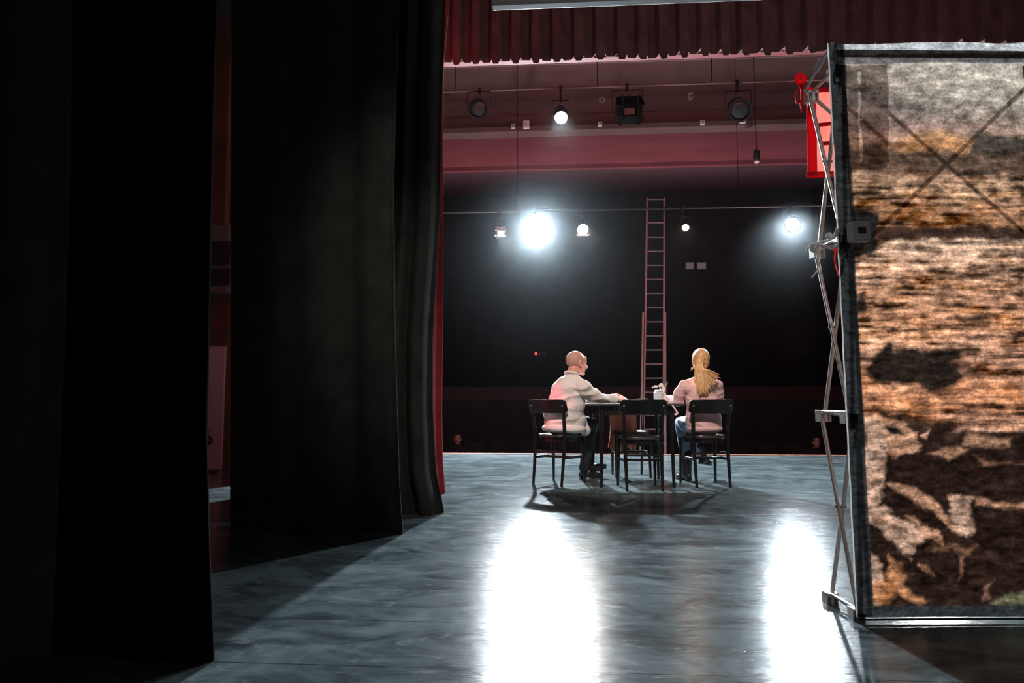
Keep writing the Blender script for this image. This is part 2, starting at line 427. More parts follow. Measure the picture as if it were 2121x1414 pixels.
m.add([(-6, YC, p0), (9, YC, p0), (9, YB, p1), (-6, YB, p1), (-6, YC, p0 + 0.1), (9, YC, p0 + 0.1), (9, YB, p1 + 0.1), (-6, YB, p1 + 0.1)],
      [(0, 1, 2, 3), (7, 6, 5, 4), (0, 4, 5, 1), (1, 5, 6, 2), (2, 6, 7, 3), (3, 7, 4, 0)])
struct('ceiling_slope', m, M['house_purple'])

# proscenium header behind the valance (its edge shows between the scallops)
YV = 7.0
zh = HY(1300, 117, YV + 0.35).z
struct('trim_6', MB().box((2.55, YV + 0.40, zh + 1.2), (11.5, 0.1, 2.4)), M['pink_plaster'])

# ------------------------------------------------------------------ curtains
def curtain(name, path_fn, z0, z1, mat_, label, cat='curtain', nu=220, nz=60, thick=0.012, group=None, hem=None, base=None):
    """path_fn(u, z) -> heading (x, y); u 0..1"""
    m = MB(); vs = []
    for j in range(nz + 1):
        t = j / nz; t = t * t * (3 - 2 * t) if False else t
        for i in range(nu + 1):
            u = i / nu
            zz0 = z0 + (hem(u) if hem else 0)
            z = zz0 + (z1 - zz0) * (t ** 1.6)
            x, y = path_fn(u, z)
            vs.append(W(x, y, z) if base is None else Vector((x, y, z)))
    fs = [(j * (nu + 1) + i, j * (nu + 1) + i + 1, (j + 1) * (nu + 1) + i + 1, (j + 1) * (nu + 1) + i) for j in range(nz) for i in range(nu)]
    m.add(vs, fs); o = m.build(name, mat_)
    sd = o.modifiers.new('solid', 'SOLIDIFY'); sd.thickness = thick; sd.offset = 0
    tag(o, label, cat, group)
    return o
def folds(u, z, n, amp, seed, soft=0.0):
    a = 0.0
    for k, (f, w_) in enumerate(((n, 1.0), (n * 0.53, 0.6), (n * 1.9, 0.3))):
        a += w_ * math.sin(2 * PI * f * u + seed * (k + 1) + 0.25 * math.sin(z * 0.9 + k + seed))
    return a * amp
# edge x (heading) from traced pixels: (py, px) pairs -> x(z)
def edge_fn(pairs, D):
    pts = []
    for py, px in pairs:
        q = P(px, py, D); x = q.x * CP + q.y * SP; pts.append((q.z, x))
    pts.sort()
    zs = [p[0] for p in pts]; xs = [p[1] for p in pts]
    return lambda z: float(np.interp(z, zs, xs))
def flare(z, a=0.05, s=0.35): return a * math.exp(-max(z, 0) / s)

# far left, nearest leg
e1 = edge_fn(((0, 88), (300, 86), (700, 73), (1000, 60), (1400, 40)), 1.9)
curtain('stage_curtain', lambda u, z: (e1(z) - 1.4 * (1 - u), 1.9 + folds(u, z, 4.0, 0.045, 1.0) + 0.07 * max(0, (u - 0.93)) / 0.07),
        0.002, 4.6, M['velvet'], 'black velvet leg curtain at the far left edge, with a faintly lit fold', nu=200)
e2 = edge_fn(((0, 443), (200, 437), (600, 430), (900, 425), (1150, 432), (1352, 441)), 2.33)
curtain('stage_curtain', lambda u, z: (e2(z) - 0.86 * (1 - u), 2.33 + 0.25 * (u - 1) ** 2 + folds(u, z, 3.2, 0.030, 2.2)),
        0.002, 4.6, M['velvet_deep'], 'pure black leg curtain ending in a straight edge beside the narrow gap', nu=180)
e3 = edge_fn(((0, 828), (200, 822), (400, 817), (700, 820), (900, 826), (1000, 829), (1097, 836)), 4.5)
e3L = edge_fn(((0, 478), (1100, 474)), 4.5)
def c3(u, z):
    x = e3(z) * u + e3L(z) * (1 - u)
    return x, 4.5 + folds(u, z, 3.0, 0.035, 0.4) * (0.4 + 0.6 * u) - (0.03 * max(0, (u - 0.96) / 0.04) ** 2)
curtain('stage_curtain', c3, 0.002, 4.9, M['velvet'], 'charcoal black leg curtain with its hem at the shadow line on the floor', nu=240)
e4 = edge_fn(((0, 920), (200, 912), (450, 908), (700, 893), (850, 893), (980, 900), (1060, 916)), 5.2)
def c4(u, z):
    x = e4(z) - 0.95 * (1 - u)
    return x, 5.2 + folds(u, z, 5.0, 0.055, 1.7) - (0.03 * max(0, (u - 0.96) / 0.04) ** 2)
curtain('stage_curtain', c4, 0.002, 4.9, M['velvet'], 'deeply folded black leg curtain just in front of the red curtain', nu=260)
e5 = edge_fn(((0, 930), (150, 917), (420, 917), (700, 916), (850, 914), (960, 916), (1018, 921)), 6.3)
curtain('main_curtain', lambda u, z: (e5(z) - 1.6 * (1 - u), 6.3 + folds(u, z, 7.0, 0.05, 0.9)),
        0.002, 4.9, M['red_velvet'], 'tall red velvet main curtain, only its lit edge showing beside the black legs', nu=220)
# right-hand legs behind the printed panel
curtain('stage_curtain', lambda u, z: (5.6 + 1.6 * u, 6.3 + folds(u, z, 7.0, 0.05, 2.9)),
        0.002, 4.9, M['velvet_deep'], 'black leg curtain hanging on the right side behind the printed panel', nu=120)

# valance: box pleats with a scalloped hem
zv = HY(1300, 124, YV).z - 0.02
NP = 53
def vfn(u, z):
    x = -3.2 + 11.5 * u
    s = math.sin(2 * PI * NP * u + 0.5 * math.sin(u * 31))
    s2 = max(-1, min(1, s * 2.2))
    return x, YV + 0.05 * s2 + 0.015 * math.sin(u * 57)
def vhem(u):
    s = math.sin(2 * PI * NP * u + 0.5 * math.sin(u * 31))
    k = min(1, max(0, (s + 0.75) * 1.6)); k = k * k * (3 - 2 * k)
    return (0.072 + 0.012 * math.sin(u * 83)) * k + 0.003 * math.sin(u * 61)
curtain('valance', vfn, zv, zv + 2.4, M['valance'], 'dark red pleated valance with a scalloped hem across the stage opening', 'valance', nu=1700, nz=10, thick=0.01, hem=vhem, base=1)

# pale batten hanging in front of the valance at the top of the frame
p = HY(1018, 17, 5.6); q = HY(1545, 1, 5.6)
z_b = (p.z)
m = MB().box(((p.x + 4.6) / 2, 5.6, z_b + 0.05), (4.6 - p.x, 0.10, 0.10))
o = m.build('curtain_batten', M['batten'], smooth=False, bevel=0.015); tag(o, 'long pale grey batten hanging at the top in front of the red valance', 'batten')

# ------------------------------------------------------------------ wing behind the gap on the left
YW = 8.2
def wing_box(x0, y0, x1, y1, Y, dep):
    a = HY(x0, y0, Y); b = HY(x1, y1, Y)
    return MB().box(((a.x + b.x) / 2, Y, (a.z + b.z) / 2), (abs(b.x - a.x), dep, abs(a.z - b.z)))
a = HY(380, 600, YW + .2); b = HY(900, 600, YW + .2)
struct('wall_proscenium_left', MB().box(((-4.88 + b.x - 0.9) / 2, YW + .25, 2.9), (b.x - 0.9 + 4.88, 0.3, 5.8)), M['wing_wall'])
o = wing_box(427, 718, 459, 972, YW - .05, 0.04).build('leaning_board', M['white_board'], smooth=False, bevel=0.004)
tag(o, 'tall pale board standing against the wall, seen through the gap between black curtains', 'board')
t = thing('wall_speaker', HY(455, 610, YW - .2), 'dim grey wall box high in the gap between the black curtains', 'speaker')
wing_box(430, 470, 480, 608, YW - .12, 0.24).build('cabinet', M['dim_box'], t, smooth=False, bevel=0.01)
wing_box(434, 500, 476, 548, YW - .245, 0.01).build('grille', M['dark_plastic'], t, smooth=False)
wing_box(434, 556, 476, 590, YW - .245, 0.01).build('grille', M['dark_plastic'], t, smooth=False)
o = wing_box(436, 100, 470, 466, YW - 0.02, 0.12).build('wall_duct', M['wing_wall'], smooth=False, bevel=0.01)
tag(o, 'dim brown vertical duct on the wall above the grey wall box', 'duct')
t = thing('dome_lamp', HY(429, 925, YW - .35), 'small black rounded lamp silhouetted against the pale board', 'lamp')
c = HY(429, 912, YW - .35)
MB().ell(c, (0.065, 0.06, 0.06)).build('lamp_head', M['dark_plastic'], t)
MB().limb(c + Vector((-0.03, 0, 0.05)), c + Vector((-0.02, 0, 0.1)), 0.03, 0.035).build('knob', M['dark_plastic'], t)
MB().tube([c - Vector((0, 0, 0.05)), Vector((c.x, c.y, 0.02))], 0.012).build('stand', M['dark_plastic'], t)
MB().lathe([(0, 0.0), (0.12, 0.0), (0.12, 0.02), (0, 0.025)], m=Matrix.Translation((c.x, c.y, 0))).build('base', M['dark_plastic'], t)

# ------------------------------------------------------------------ chairs
def smooth_path(pts, n=8):
    out = []
    P_ = [Vector(p) for p in pts]
    for i in range(len(P_) - 1):
        p0 = P_[max(i - 1, 0)]; p1 = P_[i]; p2 = P_[i + 1]; p3 = P_[min(i + 2, len(P_) - 1)]
        for k in range(n):
            t = k / n
            out.append(0.5 * ((2 * p1) + (-p0 + p2) * t + (2 * p0 - 5 * p1 + 4 * p2 - p3) * t * t + (-p0 + 3 * p1 - 3 * p2 + p3) * t ** 3))
    out.append(P_[-1]); return out
def make_chair(name, loc, rot, label):
    t = thing(name, loc, label, 'chair', None, rot, world_children=False)
    bw = M['black_wood']
    # round-cornered seat
    def sq(w0, w1, d, n=64, e=3.2):
        pts = []
        for i in range(n):
            a = 2 * PI * i / n; c, s_ = math.cos(a), math.sin(a)
            x = math.copysign(abs(c) ** (2 / e), c); y = math.copysign(abs(s_) ** (2 / e), s_)
            wd = w0 + (w1 - w0) * (y + 1) / 2
            pts.append((x * wd, y * d))
        return pts
    m = MB(); n = 64
    rings = [(0.94, 0.468), (1.0, 0.474), (1.0, 0.492), (0.985, 0.500), (0.88, 0.501), (0.84, 0.494), (0.5, 0.489), (0.01, 0.487)]
    base = sq(0.175, 0.205, 0.205)
    vs = [Vector((x * k, y * k, z)) for k, z in rings for x, y in base]
    fs = [(j * n + i, j * n + (i + 1) % n, (j + 1) * n + (i + 1) % n, (j + 1) * n + i) for j in range(len(rings) - 1) for i in range(n)]
    fs.append(tuple(range(n))[::-1])
    m.add(vs, fs).build('seat', M['seat_wood'], t)
    # apron under the seat
    m = MB(); ba = [(x * 0.9, y * 0.9) for x, y in base]; bi = [(x * 0.82, y * 0.82) for x, y in base]
    vs = [Vector((x, y, z)) for (L, z) in ((ba, 0.47), (ba, 0.425), (bi, 0.425), (bi, 0.47)) for x, y in L]
    fs = [(j * n + i, j * n + (i + 1) % n, ((j + 1) % 4) * n + (i + 1) % n, ((j + 1) % 4) * n + i) for j in range(4) for i in range(n)]
    m.add(vs, fs).build('seat_frame', bw, t)
    for sx in (-1, 1):
        pts = smooth_path([(sx * 0.165, -0.235, 0.0), (sx * 0.168, -0.205, 0.22), (sx * 0.172, -0.185, 0.45), (sx * 0.178, -0.20, 0.62), (sx * 0.19, -0.245, 0.84)])
        rad = [0.013 + 0.006 * min(1, p.z / 0.4) - 0.004 * max(0, (p.z - 0.5) / 0.35) for p in pts]
        MB().tube(pts, rad, 14).build('leg', bw, t)
        pts = smooth_path([(sx * 0.185, 0.19, 0.0), (sx * 0.18, 0.178, 0.25), (sx * 0.178, 0.165, 0.468)])
        MB().tube(pts, [0.012 + 0.009 * p.z / 0.46 for p in pts], 14).build('leg', bw, t)
    # curved crest rail
    m = MB(); na, nb = 28, 8; vs = []
    for j in range(2):
        for k in range(nb + 1):
            z = 0.715 + 0.135 * k / nb
            for i in range(na + 1):
                s_ = -1 + 2 * i / na; x = s_ * 0.222
                zz = z
                ec = max(0, abs(s_) - 0.86) / 0.14
                zz = 0.782 + (z - 0.782) * math.sqrt(max(0, 1 - (ec * 0.75) ** 2))
                y = -0.225 - 0.25 * (z - 0.715) - 0.055 * (1 - s_ * s_) + (0.0 if j == 0 else 0.020) + 0.012
                vs.append(Vector((x, y, zz)))
    A = (nb + 1) * (na + 1)
    idx = lambda j, k, i: j * A + k * (na + 1) + i
    fs = []
    for k in range(nb):
        for i in range(na):
            fs.append((idx(0, k, i), idx(0, k, i + 1), idx(0, k + 1, i + 1), idx(0, k + 1, i)))
            fs.append((idx(1, k, i), idx(1, k + 1, i), idx(1, k + 1, i + 1), idx(1, k, i + 1)))
    for k in range(nb):
        for i in (0, na): fs.append((idx(0, k, i), idx(0, k + 1, i), idx(1, k + 1, i), idx(1, k, i)))
    for i in range(na):
        for k in (0, nb): fs.append((idx(0, k, i), idx(1, k, i), idx(1, k, i + 1), idx(0, k, i + 1)))
    rail_ = m.add(vs, fs).build('crest_rail', bw, t, bevel=0.004)
    for sx in (-1, 1):
        for fy in (-1,):
            MB().lathe([(0, 0), (0.007, 0.0), (0.006, 0.004), (0, 0.005)], 12, Matrix.Translation((sx * 0.186, -0.247, 0.79)) @ Matrix.Rotation(PI / 2, 4, 'X')).build('screw_cap', M['aluminium'], rail_)
    for sx in (-1, 1):
        MB().bar((sx * 0.168, -0.20, 0.27), (sx * 0.180, 0.177, 0.27), 0.014, 0.028).build('stretcher', bw, t, bevel=0.004)
    MB().bar((-0.172, -0.02, 0.27), (0.172, -0.02, 0.27), 0.014, 0.026).build('stretcher', bw, t, bevel=0.004)
    MB().bar((-0.166, -0.2, 0.33), (0.166, -0.2, 0.33), 0.012, 0.024).build('stretcher', bw, t, bevel=0.004)
    return t
chair_c = make_chair('wooden_chair', W(1.235, 6.70), PSI, 'empty black bentwood chair at the near side of the table')
G = 'black bentwood chairs around the table'
chair_c['group'] = G
def another(loc, rot, label):
    c = copy_tree(chair_c); c.location = loc; c.rotation_euler = (0, 0, rot); c['label'] = label; return c
another(W(0.485, 7.10), PSI - R(35), 'black bentwood chair carrying the person in the pale shirt')
another(W(1.925, 6.94), PSI + R(5), 'black bentwood chair carrying the person with the blonde ponytail')
another(W(1.315, 7.70), PSI + PI, 'black bentwood chair on the far side of the table with a brown coat')

# ------------------------------------------------------------------ table
TZ = 0.812
tc_ = W(1.22, 7.10)
t = thing('square_table', W(1.22, 7.10), 'small dark square table between the two seated people', 'table', None, PSI, world_children=False)
MB().box((0, 0, TZ - 0.012), (0.92, 0.84, 0.024)).build('tabletop', M['table_top'], t, smooth=False, bevel=0.006)
m = MB()
for (c, d) in (((0, -0.34, 0), (0.70, 0.02, 0.09)), ((0, 0.34, 0), (0.70, 0.02, 0.09)), ((-0.35, 0, 0), (0.02, 0.68, 0.09)), ((0.35, 0, 0), (0.02, 0.68, 0.09))):
    m.box((c[0], c[1], TZ - 0.07), d)
m.build('apron', M['black_wood'], t, smooth=False)
for sx in (-1, 1):
    for sy in (-1, 1):
        MB().tube([(sx * 0.352, sy * 0.352, 0), (sx * 0.34, sy * 0.34, TZ - 0.026)], [0.014, 0.024], 16).build('leg', M['black_wood'], t)

# coat over the far chair
t0 = W(1.12, 7.92)
m = MB(); vs = []
nu, nv = 30, 24
for j in range(nv + 1):
    for i in range(nu + 1):
        u = i / nu; v = j / nv
        x = 1.06 + 0.30 * u + 0.03 * math.sin(v * 3)
        z = 0.80 - 0.50 * v + 0.02 * math.sin(u * 9 + v * 2)
        y = 7.56 - 0.02 - 0.02 * math.sin(u * 17 + v * 3) * v - 0.05 * math.sin(u * PI) * v + 0.12 * max(0, 0.15 - v) / 0.15
        vs.append(W(x, y + 0.14, z))
m.add(vs, [(j * (nu + 1) + i, j * (nu + 1) + i + 1, (j + 1) * (nu + 1) + i + 1, (j + 1) * (nu + 1) + i) for j in range(nv) for i in range(nu)])
o = m.build('coat', M['brown_cloth']); sd = o.modifiers.new('s', 'SOLIDIFY'); sd.thickness = 0.02
tag(o, 'rust brown coat hanging on the far chair behind the table', 'coat')

# ------------------------------------------------------------------ things on the table
def PT(px, D, dz=0.0):
    q = P(px, 820, D); q.z = TZ + dz; return q
t = thing('flower_pot', PT(1366, 6.98), 'pale grey pot holding cream dried blossoms on the table', 'pot')
c = PT(1364, 6.98)
ctr = Matrix.Translation(c)
MB().lathe([(0, 0), (0.040, 0.0), (0.046, 0.03), (0.050, 0.07), (0.048, 0.10), (0.052, 0.108), (0.046, 0.112), (0.044, 0.10), (0.040, 0.05), (0, 0.05)], 32, ctr).build('pot', M['ceramic'], t)
m = MB(); S = random.Random(3)
for k in range(7):
    a = S.uniform(0, 2 * PI); m.ell(c + Vector((0.025 * math.cos(a), 0.025 * math.sin(a), 0.115 + S.uniform(0, 0.02))), (0.02, 0.02, 0.014))
m.build('leaf', M['ceramic'], t)
st = [P(1370, 812, 6.98), P(1374, 803, 6.98), P(1371, 797, 6.98), P(1363, 799, 6.98), P(1358, 801, 6.98)]
MB().tube(smooth_path(st), 0.006, 10).build('stem', M['stem'], t)
MB().ell(P(1358, 800.5, 6.98), (0.021, 0.016, 0.013)).ell(P(1352, 802, 6.98), (0.01, 0.01, 0.009)).build('blossom', M['petal'], t)
m = MB()
for (x_, y_, r_) in ((1370, 797, .017), (1373, 801, .015), (1375, 806, .014), (1374, 811, .014), (1367, 799, .013)):
    m.ell(P(x_, y_, 6.98), (r_, r_ * .9, r_ * 1.1))
fuse(m, 'blossom', M['petal'], t, 0.004, 2, 0.002, (60, 60, 60))
MB().tube([P(1374, 806, 6.98), P(1383, 792, 6.98)], 0.0035, 8).build('stem', M['stem'], t)
pts = smooth_path([P(1376, 815, 6.9), P(1382, 824, 6.82), P(1390, 835, 6.72), P(1398, 847, 6.62), P(1402, 853, 6.60)])
MB().tube(pts, 0.007, 10).build('stem', M['petal'], t)
MB().ell(P(1400, 858, 6.60), (0.016, 0.014, 0.012)).ell(P(1403, 855, 6.60), (0.010, 0.010, 0.014)).build('blossom', M['petal'], t)
pts = smooth_path([P(1375, 817, 6.9), P(1378, 826, 6.86), P(1380, 836.5, 6.75)])
MB().tube(pts, 0.0075, 10).build('stem', M['petal'], t)
# papers
for k, (px, D, r_, w_, h_, lb) in enumerate(((1322, 7.05, 0.3, 0.21, 0.29, 'grey sheets of paper lying flat on the table behind the empty chair'),)):
    m = MB(); c = PT(px, D)
    for q in range(3):
        m.box(c + Vector((0.004 * q, 0.003 * q, 0.003 + 0.003 * q)), (w_, h_, 0.002), Matrix.Rotation(r_ + q * 0.12, 3, 'Z'))
    o = m.build('paper_sheets', M['paper'], smooth=False); tag(o, lb, 'paper')
c = PT(1340, 6.95); o = MB().ell(c + Vector((0, 0, 0.012)), (0.012, 0.012, 0.011)).build('white_ball', M['petal']); tag(o, 'tiny white bead on the table above the empty chair back', 'bead')
t = thing('pair_of_glasses', PT(1331, 7.0), 'folded eyeglasses lying on the papers', 'glasses')
c = PT(1331, 7.0, 0.014)
for s_ in (-1, 1):
    pts = [c + Vector((s_ * 0.028 + 0.022 * math.cos(a), 0.0, 0.018 + 0.016 * math.sin(a))) for a in [2 * PI * i / 20 for i in range(21)]]
    MB().tube(pts, 0.0015, 6).build('rim', M['aluminium'], t)
MB().tube([c + Vector((-0.05, 0.01, 0.02)), c + Vector((0.045, 0.03, 0.012))], 0.0018, 6).build('temple', M['aluminium'], t)

# ------------------------------------------------------------------ people
def HEADM(c, yaw, pitch=0.0, roll=0.0, s=1.0):     # yaw: heading angle, positive to the right
    return Matrix.Translation(c) @ Matrix.Rotation(PSI - yaw, 4, 'Z') @ Matrix.Rotation(pitch, 4, 'X') @ Matrix.Rotation(roll, 4, 'Y') @ Matrix.Scale(s, 4)
def head_parts(m, HM, man=True):
    h = MB()
    h.ell((0, -0.018, 0.032), (0.079, 0.100, 0.092))
    h.ell((0, 0.022, -0.030), (0.064, 0.078, 0.085))
    h.ell((0, 0.050, -0.085), (0.045, 0.040, 0.030) if man else (0.036, 0.036, 0.026))
    h.ell((0, 0.080, -0.100), (0.022, 0.020, 0.018))
    h.ell((0, 0.060, 0.048), (0.058, 0.040, 0.040))
    h.ell((0, 0.083, 0.026), (0.050, 0.018, 0.011))
    h.limb((0, 0.092, 0.018), (0, 0.118, -0.028), 0.008, 0.013)
    for s_ in (-1, 1):
        h.ell((s_ * 0.012, 0.108, -0.033), (0.010, 0.012, 0.009))
        h.ell((s_ * 0.038, 0.062, -0.028), (0.026, 0.028, 0.026))
        h.ell((s_ * 0.030, 0.084, 0.008), (0.013, 0.010, 0.008))
        h.ell((s_ * 0.080, -0.006, -0.004), (0.010, 0.020, 0.033), Matrix.Rotation(s_ * 0.35, 3, 'Z'))
        h.ell((s_ * 0.078, 0.006, -0.030), (0.008, 0.011, 0.014))
    h.ell((0, 0.094, -0.058), (0.024, 0.011, 0.007)); h.ell((0, 0.091, -0.071), (0.021, 0.011, 0.007))
    h.xf(HM); m.v += []; b = len(m.v); m.v += h.v; m.f += [tuple(b + i for i in f) for f in h.f]
def eyes(t, HM):
    for s_ in (-1, 1):
        MB().ell((s_ * 0.031, 0.082, 0.008), (0.012, 0.012, 0.011), seg=16, rings=10).xf(HM).build('eye', M['white_plastic'], t)
def hand(m, wrist, d, nrm, side, curl=0.5, s=1.0, spread=0.1):
    """d: direction of the fingers, nrm: back of the hand, side +1 thumb to the d x nrm side"""
    d = Vector(d).normalized(); nrm = Vector(nrm); nrm = (nrm - d * nrm.dot(d)).normalized(); sd = d.cross(nrm) * side
    c = Vector(wrist)
    # palm
    for k, q in enumerate((-0.030, -0.010, 0.011, 0.030)):
        m.limb(c + sd * q * 0.6 * s, c + d * (0.088 - 0.006 * abs(k - 2)) * s + sd * q * s, 0.015 * s, 0.013 * s)
    L = (0.062, 0.075, 0.080, 0.070)
    for k, q in enumerate((-0.030, -0.010, 0.011, 0.030)):
        p = c + d * (0.088 - 0.006 * abs(k - 2)) * s + sd * q * s
        a = 0.15; dirv = d; rr = 0.0105
        for j, fr in enumerate((0.45, 0.31, 0.24)):
            a += curl * (0.9, 1.1, 0.8)[j] * (1 + 0.12 * (k - 1.5))
            dv = d * math.cos(a) - nrm * math.sin(a) + sd * (q * spread * 8)
            dv.normalize(); p2 = p + dv * L[k] * fr * s
            m.limb(p, p2, rr * s, (rr - 0.0008) * s); rr -= 0.0009; p = p2
    # thumb from the side of the palm near its base
    p = c + d * 0.022 * s + sd * 0.030 * s
    p1 = p + (d * 0.55 + sd * 0.75 - nrm * 0.25).normalized() * 0.038 * s
    p2 = p1 + (d * 0.85 + sd * 0.25 - nrm * 0.35).normalized() * 0.030 * s
    p3 = p2 + (d * 0.9 - sd * 0.1 - nrm * 0.4).normalized() * 0.025 * s
    m.chain([p, p1, p2, p3], [0.014 * s, 0.0125 * s, 0.011 * s, 0.0095 * s])
def hd(deg): a = R(deg); v = W(math.sin(a), math.cos(a), 0); return v
def shoe(mb, heel, toe, z=0.0, w=0.045, boot=None):
    heel, toe = Vector(heel), Vector(toe); d = toe - heel; u = d.normalized()
    up = Vector((0, 0, 1)); up = (up - u * up.dot(u)).normalized(); sd = u.cross(up)
    rot = Matrix((sd, u, up)).transposed()
    mb.ell(heel + d * 0.18 + up * 0.035, (w * 0.80, 0.055, 0.040), rot)
    mb.ell(heel + d * 0.50 + up * 0.040, (w * 0.85, 0.085, 0.038), rot)
    mb.ell(heel + d * 0.76 + up * 0.028, (w, 0.075, 0.028), rot)
    mb.box(heel + d * 0.16 + up * 0.006, (w * 1.3, 0.07, 0.022), rot)
    mb.box(heel + d * 0.70 + up * 0.004, (w * 1.6, 0.14, 0.012), rot)
    if boot is not None: mb.limb(heel + d * 0.25 + up * 0.05, boot, 0.048, 0.055)

# ---- the man: seen from behind, turned right, hands folded on the table
man = thing('person', W(0.52, 7.06), 'person with cropped grey hair in a pale loose shirt, hands folded on the table', 'person')
fw = hd(44); rt = hd(44 + 90)
pel = W(0.50, 7.06, 0.575)
hipR = pel + rt * 0.10 + fw * 0.03; hipL = pel - rt * 0.10 + fw * 0.03
chest = P(1176, 822, 7.06)
shc = P(1180, 797, 7.03)
shR = P(1207, 803, 6.90); shL = P(1160, 805, 7.20)
neck0 = P(1184, 781, 7.04)
hc = P(1195, 752, 7.05)
HM = HEADM(hc, R(66), -0.10, 0.0, 1.0)
elR = P(1243, 826, 7.03); wrR = P(1274, 827, 7.16)
elL = P(1205, 824, 7.42); wrL = P(1262, 824, 7.32)
elR.z = TZ + 0.045; wrR.z = TZ + 0.036; elL.z = TZ + 0.045; wrL.z = TZ + 0.04
kneeR = W(0.84, 7.32, 0.585); ankR = W(0.775, 7.45, 0.095)
kneeL = W(0.80, 7.46, 0.60); ankL = W(0.84, 7.50, 0.14)
m = MB()
head_parts(m, HM)
m.limb(HM @ Vector((0, -0.03, -0.055)), neck0 - Vector((0, 0, 0.02)), 0.056, 0.062)
m.limb(neck0, shc, 0.052, 0.06); m.limb(shR, shL, 0.05, 0.05)
m.limb(shc, chest, 0.10, 0.12); m.limb(chest, pel + Vector((0, 0, 0.06)), 0.12, 0.11)
m.chain([shR, elR, wrR], [0.052, 0.040, 0.026]); m.chain([shL, elL, wrL], [0.052, 0.040, 0.026])
m.chain([hipR, kneeR, ankR], [0.066, 0.055, 0.037]); m.chain([hipL, kneeL, ankL], [0.066, 0.055, 0.037])
m.limb(ankR, ankR + hd(60) * 0.12 - Vector((0, 0, 0.06)), 0.034, 0.025); m.limb(ankL, ankL + hd(60) * 0.11 - Vector((0, 0, 0.05)), 0.034, 0.025)
dR = (P(1296, 822, 7.22) - wrR); dR.z = 0.01
hand(m, wrR + Vector((0, 0, 0.004)), hd(78) + Vector((0, 0, 0.10)), hd(-12) * -0.4 + Vector((0, 0, 1)), -1, 0.42, 1.12)
hand(m, wrL + Vector((0, 0, 0.012)), hd(104) + Vector((0, 0, 0.25)), Vector((0, 0, 1)) + hd(0) * 0.5, 1, 0.40, 1.12)
fuse(m, 'body', M['skin_man'], man, 0.0048, 2)
eyes(man, HM)
# cropped hair round the back and sides
m = MB()
m.ell((0, -0.028, 0.030), (0.0835, 0.0965, 0.090)); m.xf(HM)
HI = HM.inverted()
def hair_fn(co, n):
    q = HI @ co
    d = 0.0
    if q.y > 0.020 - 0.25 * max(0, q.z - 0.05) or (q.z < -0.03): d -= 0.016
    return d + 0.0012 * noise.noise(co * 160)
fuse(m, 'hair', M['grey_hair'], man, 0.005, 1, fn=hair_fn)
m = MB(); m.ell((0, 0.062, -0.094), (0.040, 0.034, 0.022)); m.ell((0, 0.097, -0.050), (0.022, 0.006, 0.005)); m.xf(HM)
fuse(m, 'beard', M['grey_hair'], man, 0.004, 1, fn=lambda co, n: 0.001 * noise.noise(co * 200))
# shirt
m = MB()
back = chest - fw * 0.045
rotf = Matrix.Rotation(PSI - R(44), 3, 'Z')
m.ell(shc - Vector((0, 0, 0.035)) - fw * 0.015, (0.205, 0.115, 0.10), rotf)
m.limb(shR - Vector((0, 0, 0.0)), shL, 0.072, 0.072)
nk = neck0 - Vector((0, 0, 0.012))
m.limb(nk, shR.lerp(shc, 0.25), 0.066, 0.082); m.limb(nk, shL.lerp(shc, 0.25), 0.066, 0.082)
m.limb(shc - Vector((0, 0, 0.06)) - fw * 0.03, pel + Vector((0, 0, 0.115)) + fw * 0.01, 0.150, 0.175)
m.limb(shc - Vector((0, 0, 0.08)) + rt * 0.05, pel + Vector((0, 0, 0.115)) + rt * 0.05 + fw * 0.03, 0.130, 0.170)
m.ell(pel + Vector((0, 0, -0.012)), (0.198, 0.190, 0.055), rotf)
m.ell(chest + fw * 0.0, (0.185, 0.165, 0.17), rotf)
m.ell(pel + Vector((0, 0, 0.13)) + fw * 0.03, (0.200, 0.190, 0.16), rotf)
m.ell(pel + Vector((0, 0, 0.05)) + fw * 0.025, (0.195, 0.190, 0.12), rotf)
m.ell(pel + Vector((0, 0, -0.02)) + fw * 0.04 + rt * 0.05, (0.19, 0.20, 0.055), rotf)
m.ell(pel + Vector((0, 0, 0.05)) + fw * 0.08 + rt * 0.07, (0.16, 0.15, 0.105), rotf)
m.limb(pel + fw * 0.17 + rt * 0.08 + Vector((0, 0, 0.09)), pel + fw * 0.22 + rt * 0.14 + Vector((0, 0, -0.04)), 0.075, 0.055)
m.limb(neck0 + Vector((0, 0, -0.008)), shc, 0.073, 0.12)
m.chain([shR, shR.lerp(elR, 0.5) - Vector((0, 0, 0.01)), elR + Vector((0, 0, 0.008)), wrR - (wrR - elR) * 0.06], [0.078, 0.070, 0.056, 0.042])
m.chain([shL, elL + Vector((0, 0, 0.01)), wrL - (wrL - elL) * 0.06], [0.076, 0.058, 0.042])
shirt_ = fuse(m, 'shirt', M['shirt'], man, 0.006, 4, 0.010, (3, 3, 8))
m = MB(); cm = neck0 + Vector((0, 0, 0.024))
ring = []
for i in range(25):
    a = 2 * PI * i / 24; ring.append(cm + rotf @ Vector((0.068 * math.cos(a), 0.064 * math.sin(a), 0.012 - 0.018 * math.sin(a))))
m.tube(ring, 0.013, 10, cap=False); m.build('collar', M['shirt'], man).parent = shirt_
for (w_, e_) in ((wrR, elR), (wrL, elL)):
    d_ = (w_ - e_).normalized()
    MB().tube([w_ - d_ * 0.045, w_ - d_ * 0.03, w_ - d_ * 0.008, w_ - d_ * 0.005], [0.040, 0.046, 0.045, 0.036], 20).build('cuff', M['shirt'], man).parent = shirt_
